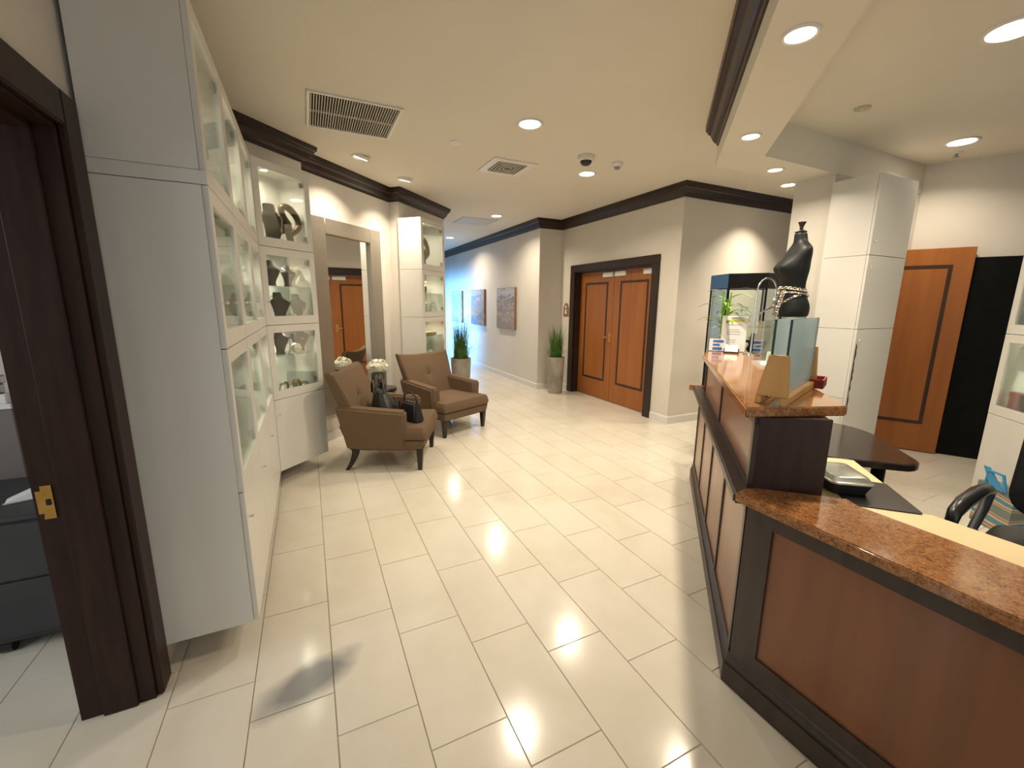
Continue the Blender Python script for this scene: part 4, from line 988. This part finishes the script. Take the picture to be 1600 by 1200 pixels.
MB().tube([(.032 * math.cos(a), .032 * math.sin(a), .125) for a in [2 * PI * i / 16 for i in range(16)]], .004, 6, True).build('tie', 'ink_yellow', lbm)
# curved chrome earring hook and clear jewellery case
hk = thing('curved_display_hook', 'tall hook-shaped metal jewellery stand on the counter', 'stand', (3.03, 2.10, CZ), -.43)
pts = [(0, 0, z) for z in (0.012, .15, .28, .38, .45)] + [(.07 - .07 * math.cos(a), 0, .48 + .085 * math.sin(a)) for a in [PI * k / 12 for k in range(13)]] + [(.138, 0, .42), (.136, 0, .36)]
MB().tube(pts, .006, 10).build('hooked_tube', 'chrome', hk, smooth=True)
MB().lathe([(.05, 0), (.05, .008), (.012, .013)], seg=24).build('base', 'chrome', hk, smooth=True)
mbk = MB()
for j, x in enumerate((-.03, .03, .06)):
    mbk.tube([(.136, .0, .36), (.12 + x, 0, .34), (.10 + x * 2.0, .0, .31), (.08 + x * 1.6, 0, .30)], .006, 6)
mbk.build('hanging_jewellery', 'chrome', hk, smooth=True)
jc = thing('jewellery_case', 'clear glass jewellery case on the counter under the mannequin', 'display case', (2.62, 1.62, CZ), PI / 4)
a = .13; hh = .27
for p in ((-a, a, -a, -a + .005), (-a, a, a - .005, a), (-a, -a + .005, -a + .005, a - .005), (a - .005, a, -a + .005, a - .005)): B(*p, .012, hh).build('glass_side', 'glass', jc)
B(-a, a, -a, a, hh, hh + .006).build('glass_lid', 'glass', jc); B(-a, a, -a, a, 0, .012).build('base', 'paper', jc)
for k, (x, y) in enumerate(((-.06, .05), (.05, .03), (.0, -.05))):
    nmz = ('upright white ring cushion at the back of the glass case', 'white ring cushion at the right of the glass case', 'white ring cushion at the front of the glass case')[k]
    p = inR((2.62, 1.62, PI / 4), x, y, CZ + .012); t = thing('ring_cushion', nmz, 'cushion', p, PI / 4 + .4 * k, 'ring cushions in the glass case')
    MB().hexa([(-.03, -.025, 0), (.03, -.025, 0), (.03, .025, 0), (-.03, .025, 0)], [(-.03, -.005, .06), (.03, -.005, .06), (.03, .02, .07), (-.03, .02, .07)]).build('pad', 'pearl', t, bevel=.006)
    MB().tube([(.011 * math.cos(b), -.022, .04 + .011 * math.sin(b)) for b in [2 * PI * i / 12 for i in range(12)]], .003, 6, True).build('ring', 'chain', t)

# ------------------------------------------------------------------ glass tower with a black cap behind the counter
vt = thing('glass_display_tower', 'six sided glass display tower with black cap behind the counter', 'display case', (3.81, 2.755, 0), .12)
def hexp(r): return [(r * math.cos(k * PI / 3), r * math.sin(k * PI / 3)) for k in range(6)]
HR = .31
MB().prism(hexp(HR), 0, .96).build('base_cabinet', 'black', vt); MB().prism(hexp(HR - .02), .96, .985).build('deck', 'paper', vt)
MB().prism(hexp(HR + .004), 1.655, 1.785).build('cap', 'black', vt)
hx = hexp(HR)
for k in range(6):
    p, q = Vector(hx[k]), Vector(hx[(k + 1) % 6]); n = Vector(((p + q).x, (p + q).y)).normalized() * .006
    MB().tube([(p.x * .985, p.y * .985, .96), (p.x * .985, p.y * .985, 1.655)], .009, 6).build('post', 'black', vt)
    d = (q - p).normalized() * .014; a_, b_ = p + d - n * 1.2, q - d - n * 1.2
    MB().prism([tuple(a_), tuple(b_), tuple(b_ - n), tuple(a_ - n)], .97, 1.65).build('pane', 'glass', vt)
p, q = Vector(hx[3]), Vector(hx[2]); n = Vector(((p + q).x, (p + q).y)).normalized() * .003
MB().prism([tuple(p * 1.014), tuple(q * 1.014), tuple(q * 1.02), tuple(p * 1.02)], 1.658, 1.782).build('blue_film', 'blue_film', vt)
MB().prism(hexp(HR - .06), 1.30, 1.308).build('glass_shelf', 'glass_green', vt)
bust('white necklace bust inside the black capped glass tower', (3.68, 2.70, .985), face_cam, .24, 'pearl', ('bead', 'chain'))
bust('black necklace bust inside the black capped glass tower', (3.88, 2.65, .985), face_cam + .3, .25, 'velvet', ('pearl', 'pearl'))
bust('low white bust on the glass tower upper shelf', (3.74, 2.70, 1.308), face_cam, .18, 'pearl', None, True)

# ------------------------------------------------------------------ mannequin
mn = thing('mannequin_torso', 'black torso mannequin with gold chain belt on a floor stand', 'mannequin', (3.17, 1.93, 0), -2.15)
def mz(z): return 1.42 + (z - 1.40) * .86
MS = .80
prof = [(1.40, .120, .100, .0), (1.405, .150, .118, .0), (1.45, .158, .122, .0), (1.50, .156, .120, .004), (1.56, .140, .105, .004), (1.62, .118, .088, .002), (1.66, .116, .088, -.002), (1.71, .126, .098, -.008), (1.77, .142, .118, -.018), (1.81, .148, .122, -.020), (1.85, .152, .108, -.010), (1.89, .162, .092, .004), (1.93, .170, .078, .012), (1.96, .160, .066, .016), (1.985, .115, .058, .018), (2.005, .072, .052, .016), (2.03, .058, .050, .012), (2.07, .054, .048, .008), (2.085, .050, .044, .006)]
rings = []
for z, rx, ry, yo in prof:
    rg = []
    for i in range(36):
        a = 2 * PI * i / 36; x, y = rx * math.cos(a), ry * math.sin(a)
        if 1.70 < z < 1.90 and y < 0:      # bust
            f = math.exp(-((z - 1.80) / .05) ** 2); y -= .042 * f * (math.exp(-((x - .068) / .042) ** 2) + math.exp(-((x + .068) / .042) ** 2))
        if z < 1.55 and y > 0: y *= 1.18
        rg.append((x * MS, (y + yo) * MS, mz(z)))
    rings.append(rg)
o = MB().loft(rings).build('torso', 'mannequin', mn, smooth=True)
sub = o.modifiers.new('subdivision', 'SUBSURF'); sub.levels = sub.render_levels = 1
MB().lathe([(r * MS, mz(z)) for r, z in ((.046, 2.085), (.048, 2.09), (.03, 2.098), (.014, 2.105), (.014, 2.125), (.030, 2.16), (.032, 2.165), (.01, 2.168))], (0, .005, 0), 20).build('neck_cap', 'leg_wood', mn, smooth=True)
MB().tube([(0, 0, .03), (0, 0, 1.41)], .014, 12).build('pole', 'chrome', mn, smooth=True)
MB().lathe([(.15, 0), (.15, .012), (.03, .03), (.018, .05)], (0, 0, 0), 28).build('floor_base', 'black', mn, smooth=True)
def chain(parent, name, pts, r, wire, m, closed=False):
    mb = MB(); P = [Vector((p[0] * MS * 1.02, p[1] * MS * 1.02, mz(p[2]))) for p in pts]; n = len(P); r *= .85
    for i in range(n if closed else n - 1):
        a, b = P[i], P[(i + 1) % n]; c = (a + b) / 2; t = (b - a).normalized(); out = Vector((c.x, c.y, 0)).normalized() if (abs(c.x) + abs(c.y)) > .01 else Vector((1, 0, 0))
        s = t.cross(out).normalized(); s = s if i % 2 else (s + out).normalized()
        mb.tube([c + t * (b - a).length * .68 * math.cos(k * PI / 5) + s * r * math.sin(k * PI / 5) for k in range(10)], wire, 5, True)
    return mb.build(name, m, parent, smooth=True)
wa = [(.128 * math.cos(a), .100 * math.sin(a), 1.625 - .018 * math.sin(a)) for a in [2 * PI * k / 38 for k in range(38)]]
chain(mn, 'waist_chain', wa, .011, .0034, 'chain', True)
wa = [(.146 * math.cos(a), .114 * math.sin(a), 1.585 + .02 * math.cos(a + 1)) for a in [2 * PI * k / 46 for k in range(46)]]
chain(mn, 'thin_chain', wa, .006, .002, 'chain', True)
chain(mn, 'drape_chain', [(.150 * math.cos(a), -.132 * abs(math.sin(a)) - .004, 1.58 - .09 * math.sin(a) ** 2) for a in [PI + PI * k / 26 for k in range(27)]], .006, .002, 'chain')
chain(mn, 'hanging_chain', [(.075 + .006 * k / 4, -.105 - .006 * min(k, 8), 1.615 - .0215 * k) for k in range(17)], .013, .0042, 'chain')
MB().ball((-.026, -.104, mz(1.545)), .010, 8, 6).build('pearl_drop', 'pearl', mn, smooth=True)

# ------------------------------------------------------------------ office chair, gift bag
oc = thing('office_chair', 'black swivel office chair with loop armrests behind the desk', 'chair', (2.74, .41, 0), -PI / 2 + .06)
for k in range(5):
    a = 2 * PI * k / 5 + .3; d = Vector((math.cos(a), math.sin(a), 0))
    lg = MB().tube([d * .03 + Vector((0, 0, .11)), d * .30 + Vector((0, 0, .075))], [.028, .018], 8).build('star_leg', 'black_plastic', oc, smooth=True)
    c = d * .30
    MB().tube([(c.x - d.y * .02, c.y + d.x * .02, .028), (c.x + d.y * .02, c.y - d.x * .02, .028)], .028, 12).tube([(c.x, c.y, .05), (c.x, c.y, .085)], .008, 6).build('caster', 'black_plastic', lg, smooth=True)
MB().tube([(0, 0, .10), (0, 0, .42)], .028, 14).build('gas_column', 'black_plastic', oc, smooth=True)
rg = []
for z, s in ((.415, .86), (.425, .97), (.46, 1.0), (.485, .97), (.495, .85)): rg.append([(x, y, z) for x, y in rrect(.50 * s, .48 * s, .10, 5)])
MB().loft(rg).build('seat', 'bag_leather', oc, smooth=True)
rg = []
for y, s in ((.215, .9), (.225, 1.0), (.255, 1.0), (.27, .92)): rg.append([(x, y + .05 * ((z - .85) / .3) ** 1, z) for x, z in rrect(.47 * s, .60 * s, .10, 5, 0, .86)])
MB().loft(rg).build('backrest', 'bag_leather', oc, smooth=True)
MB().tube([(0, .12, .40), (0, .26, .42), (0, .29, .62)], .022, 8).build('back_bar', 'black_plastic', oc, smooth=True)
for s in (-1, 1):
    x = s * .29
    pth = [(s * .20, -.10, .43), (x, -.20, .46), (x, -.275, .56), (x, -.295, .600), (x, -.275, .636), (x, -.18, .660), (x, 0, .668), (x, .13, .656), (x, .20, .625)]
    MB().tube(pth, [.02, .02, .020, .022, .026, .030, .030, .026, .020], 10).build('armrest', 'black_plastic', oc, smooth=True)
    MB().tube([(x, .20, .63), (x, .14, .55), (x, .03, .47), (s * .20, .0, .43)], [.02, .02, .02, .02], 8).build('arm_post', 'grey_steel', oc, smooth=True)
gb = thing('gift_bag', 'striped paper gift bag with blue ribbon in front of right cabinet', 'bag', (4.20, .96, 0), 1.25 * PI + .2)
MB().hexa([(-.13, -.06, 0), (.13, -.06, 0), (.13, .06, 0), (-.13, .06, 0)], [(-.13, -.055, .30), (.13, -.055, .30), (.13, .055, .30), (-.13, .055, .30)]).build('body', 'stripes', gb)
MB().tube([(-.07, -.06, .29), (-.05, -.075, .40), (.05, -.075, .40), (.07, -.06, .29)], .010, 6).build('handle', 'blue_ribbon', gb, smooth=True)
MB().hexa([(-.02, -.075, .29), (.06, -.075, .29), (.06, -.06, .29), (-.02, -.06, .29)], [(-.09, -.08, .42), (-.05, -.08, .42), (-.05, -.07, .42), (-.09, -.07, .42)]).build('ribbon', 'blue_ribbon', gb)

# ------------------------------------------------------------------ things seen through the office doorway
pd = thing('rolling_pedestal', 'dark grey rolling cabinet on casters in the side office', 'cabinet', (-1.42, 2.56, 0))
B(-.40, .40, -.25, .25, .065, .605).build('body', 'grey_steel', pd, bevel=.004)
B(-.41, .41, -.26, .26, .605, .63).build('top', 'grey_steel', pd, bevel=.004)
for z0, z1 in ((.09, .34), (.35, .595)): B(-.39, .39, -.262, -.25, z0, z1).build('drawer_front', 'grey_steel', pd, bevel=.003)
for x in (-.33, .15):
    for y in (-.20, .20): MB().tube([(x - .02, y, .03), (x + .02, y, .03)], .03, 14).tube([(x, y, .05), (x, y, .07)], .01, 8).build('caster', 'black_plastic', pd, smooth=True)
wd = thing('desk_wedge', 'small white wedge on the dark office cabinet', 'office item', (-1.19, 2.50, .63), .3)
MB().hexa([(-.06, -.04, 0), (.06, -.04, 0), (.06, .04, 0), (-.06, .04, 0)], [(-.04, -.03, .012), (.06, -.03, .05), (.06, .03, .05), (-.04, .03, .012)]).build('body', 'paper', wd, bevel=.003)
B(-.06, .06, -.041, -.04, .002, .008).build('front_lip', 'plastic_white', wd)
tp = thing('taupe_screen', 'taupe panel standing behind the dark office cabinet', 'panel', (-1.62, 2.95, 0))
B(-.5, .25, -.02, .02, .03, .96).build('panel', 'taupe', tp, bevel=.004); B(-.5, .25, -.03, .03, .96, .985).build('cap_rail', 'paper', tp)
for x in (-.4, .15): B(x - .03, x + .03, -.15, .15, 0, .03).build('foot', 'black_plastic', tp)
for nm, lbx, x, m, sz in (('binder', 'white binder lying on the taupe panel ledge', -1.46, 'paper', (.16, .055, .05)), ('tape_dispenser', 'black tape dispenser by the office doorway', -1.46, 'black_plastic', (.12, .05, .05)), ('pink_folder', 'pink folder on top of the office stack', -1.48, 'pink', (.18, .05, .04))):
    z = {'binder': .985, 'tape_dispenser': 1.036, 'pink_folder': 1.087}[nm]
    t = thing(nm, lbx, 'office item', (x, 2.95, z))
    B(-sz[0] / 2, sz[0] / 2, -sz[1] / 2, sz[1] / 2, 0, sz[2]).build('cover', m, t, bevel=.004)
    B(-sz[0] / 2 + .01, sz[0] / 2 + .002, -sz[1] / 2 + .006, sz[1] / 2 - .006, .006, sz[2] - .006).build('pages', 'paper' if nm != 'tape_dispenser' else 'chrome', t)
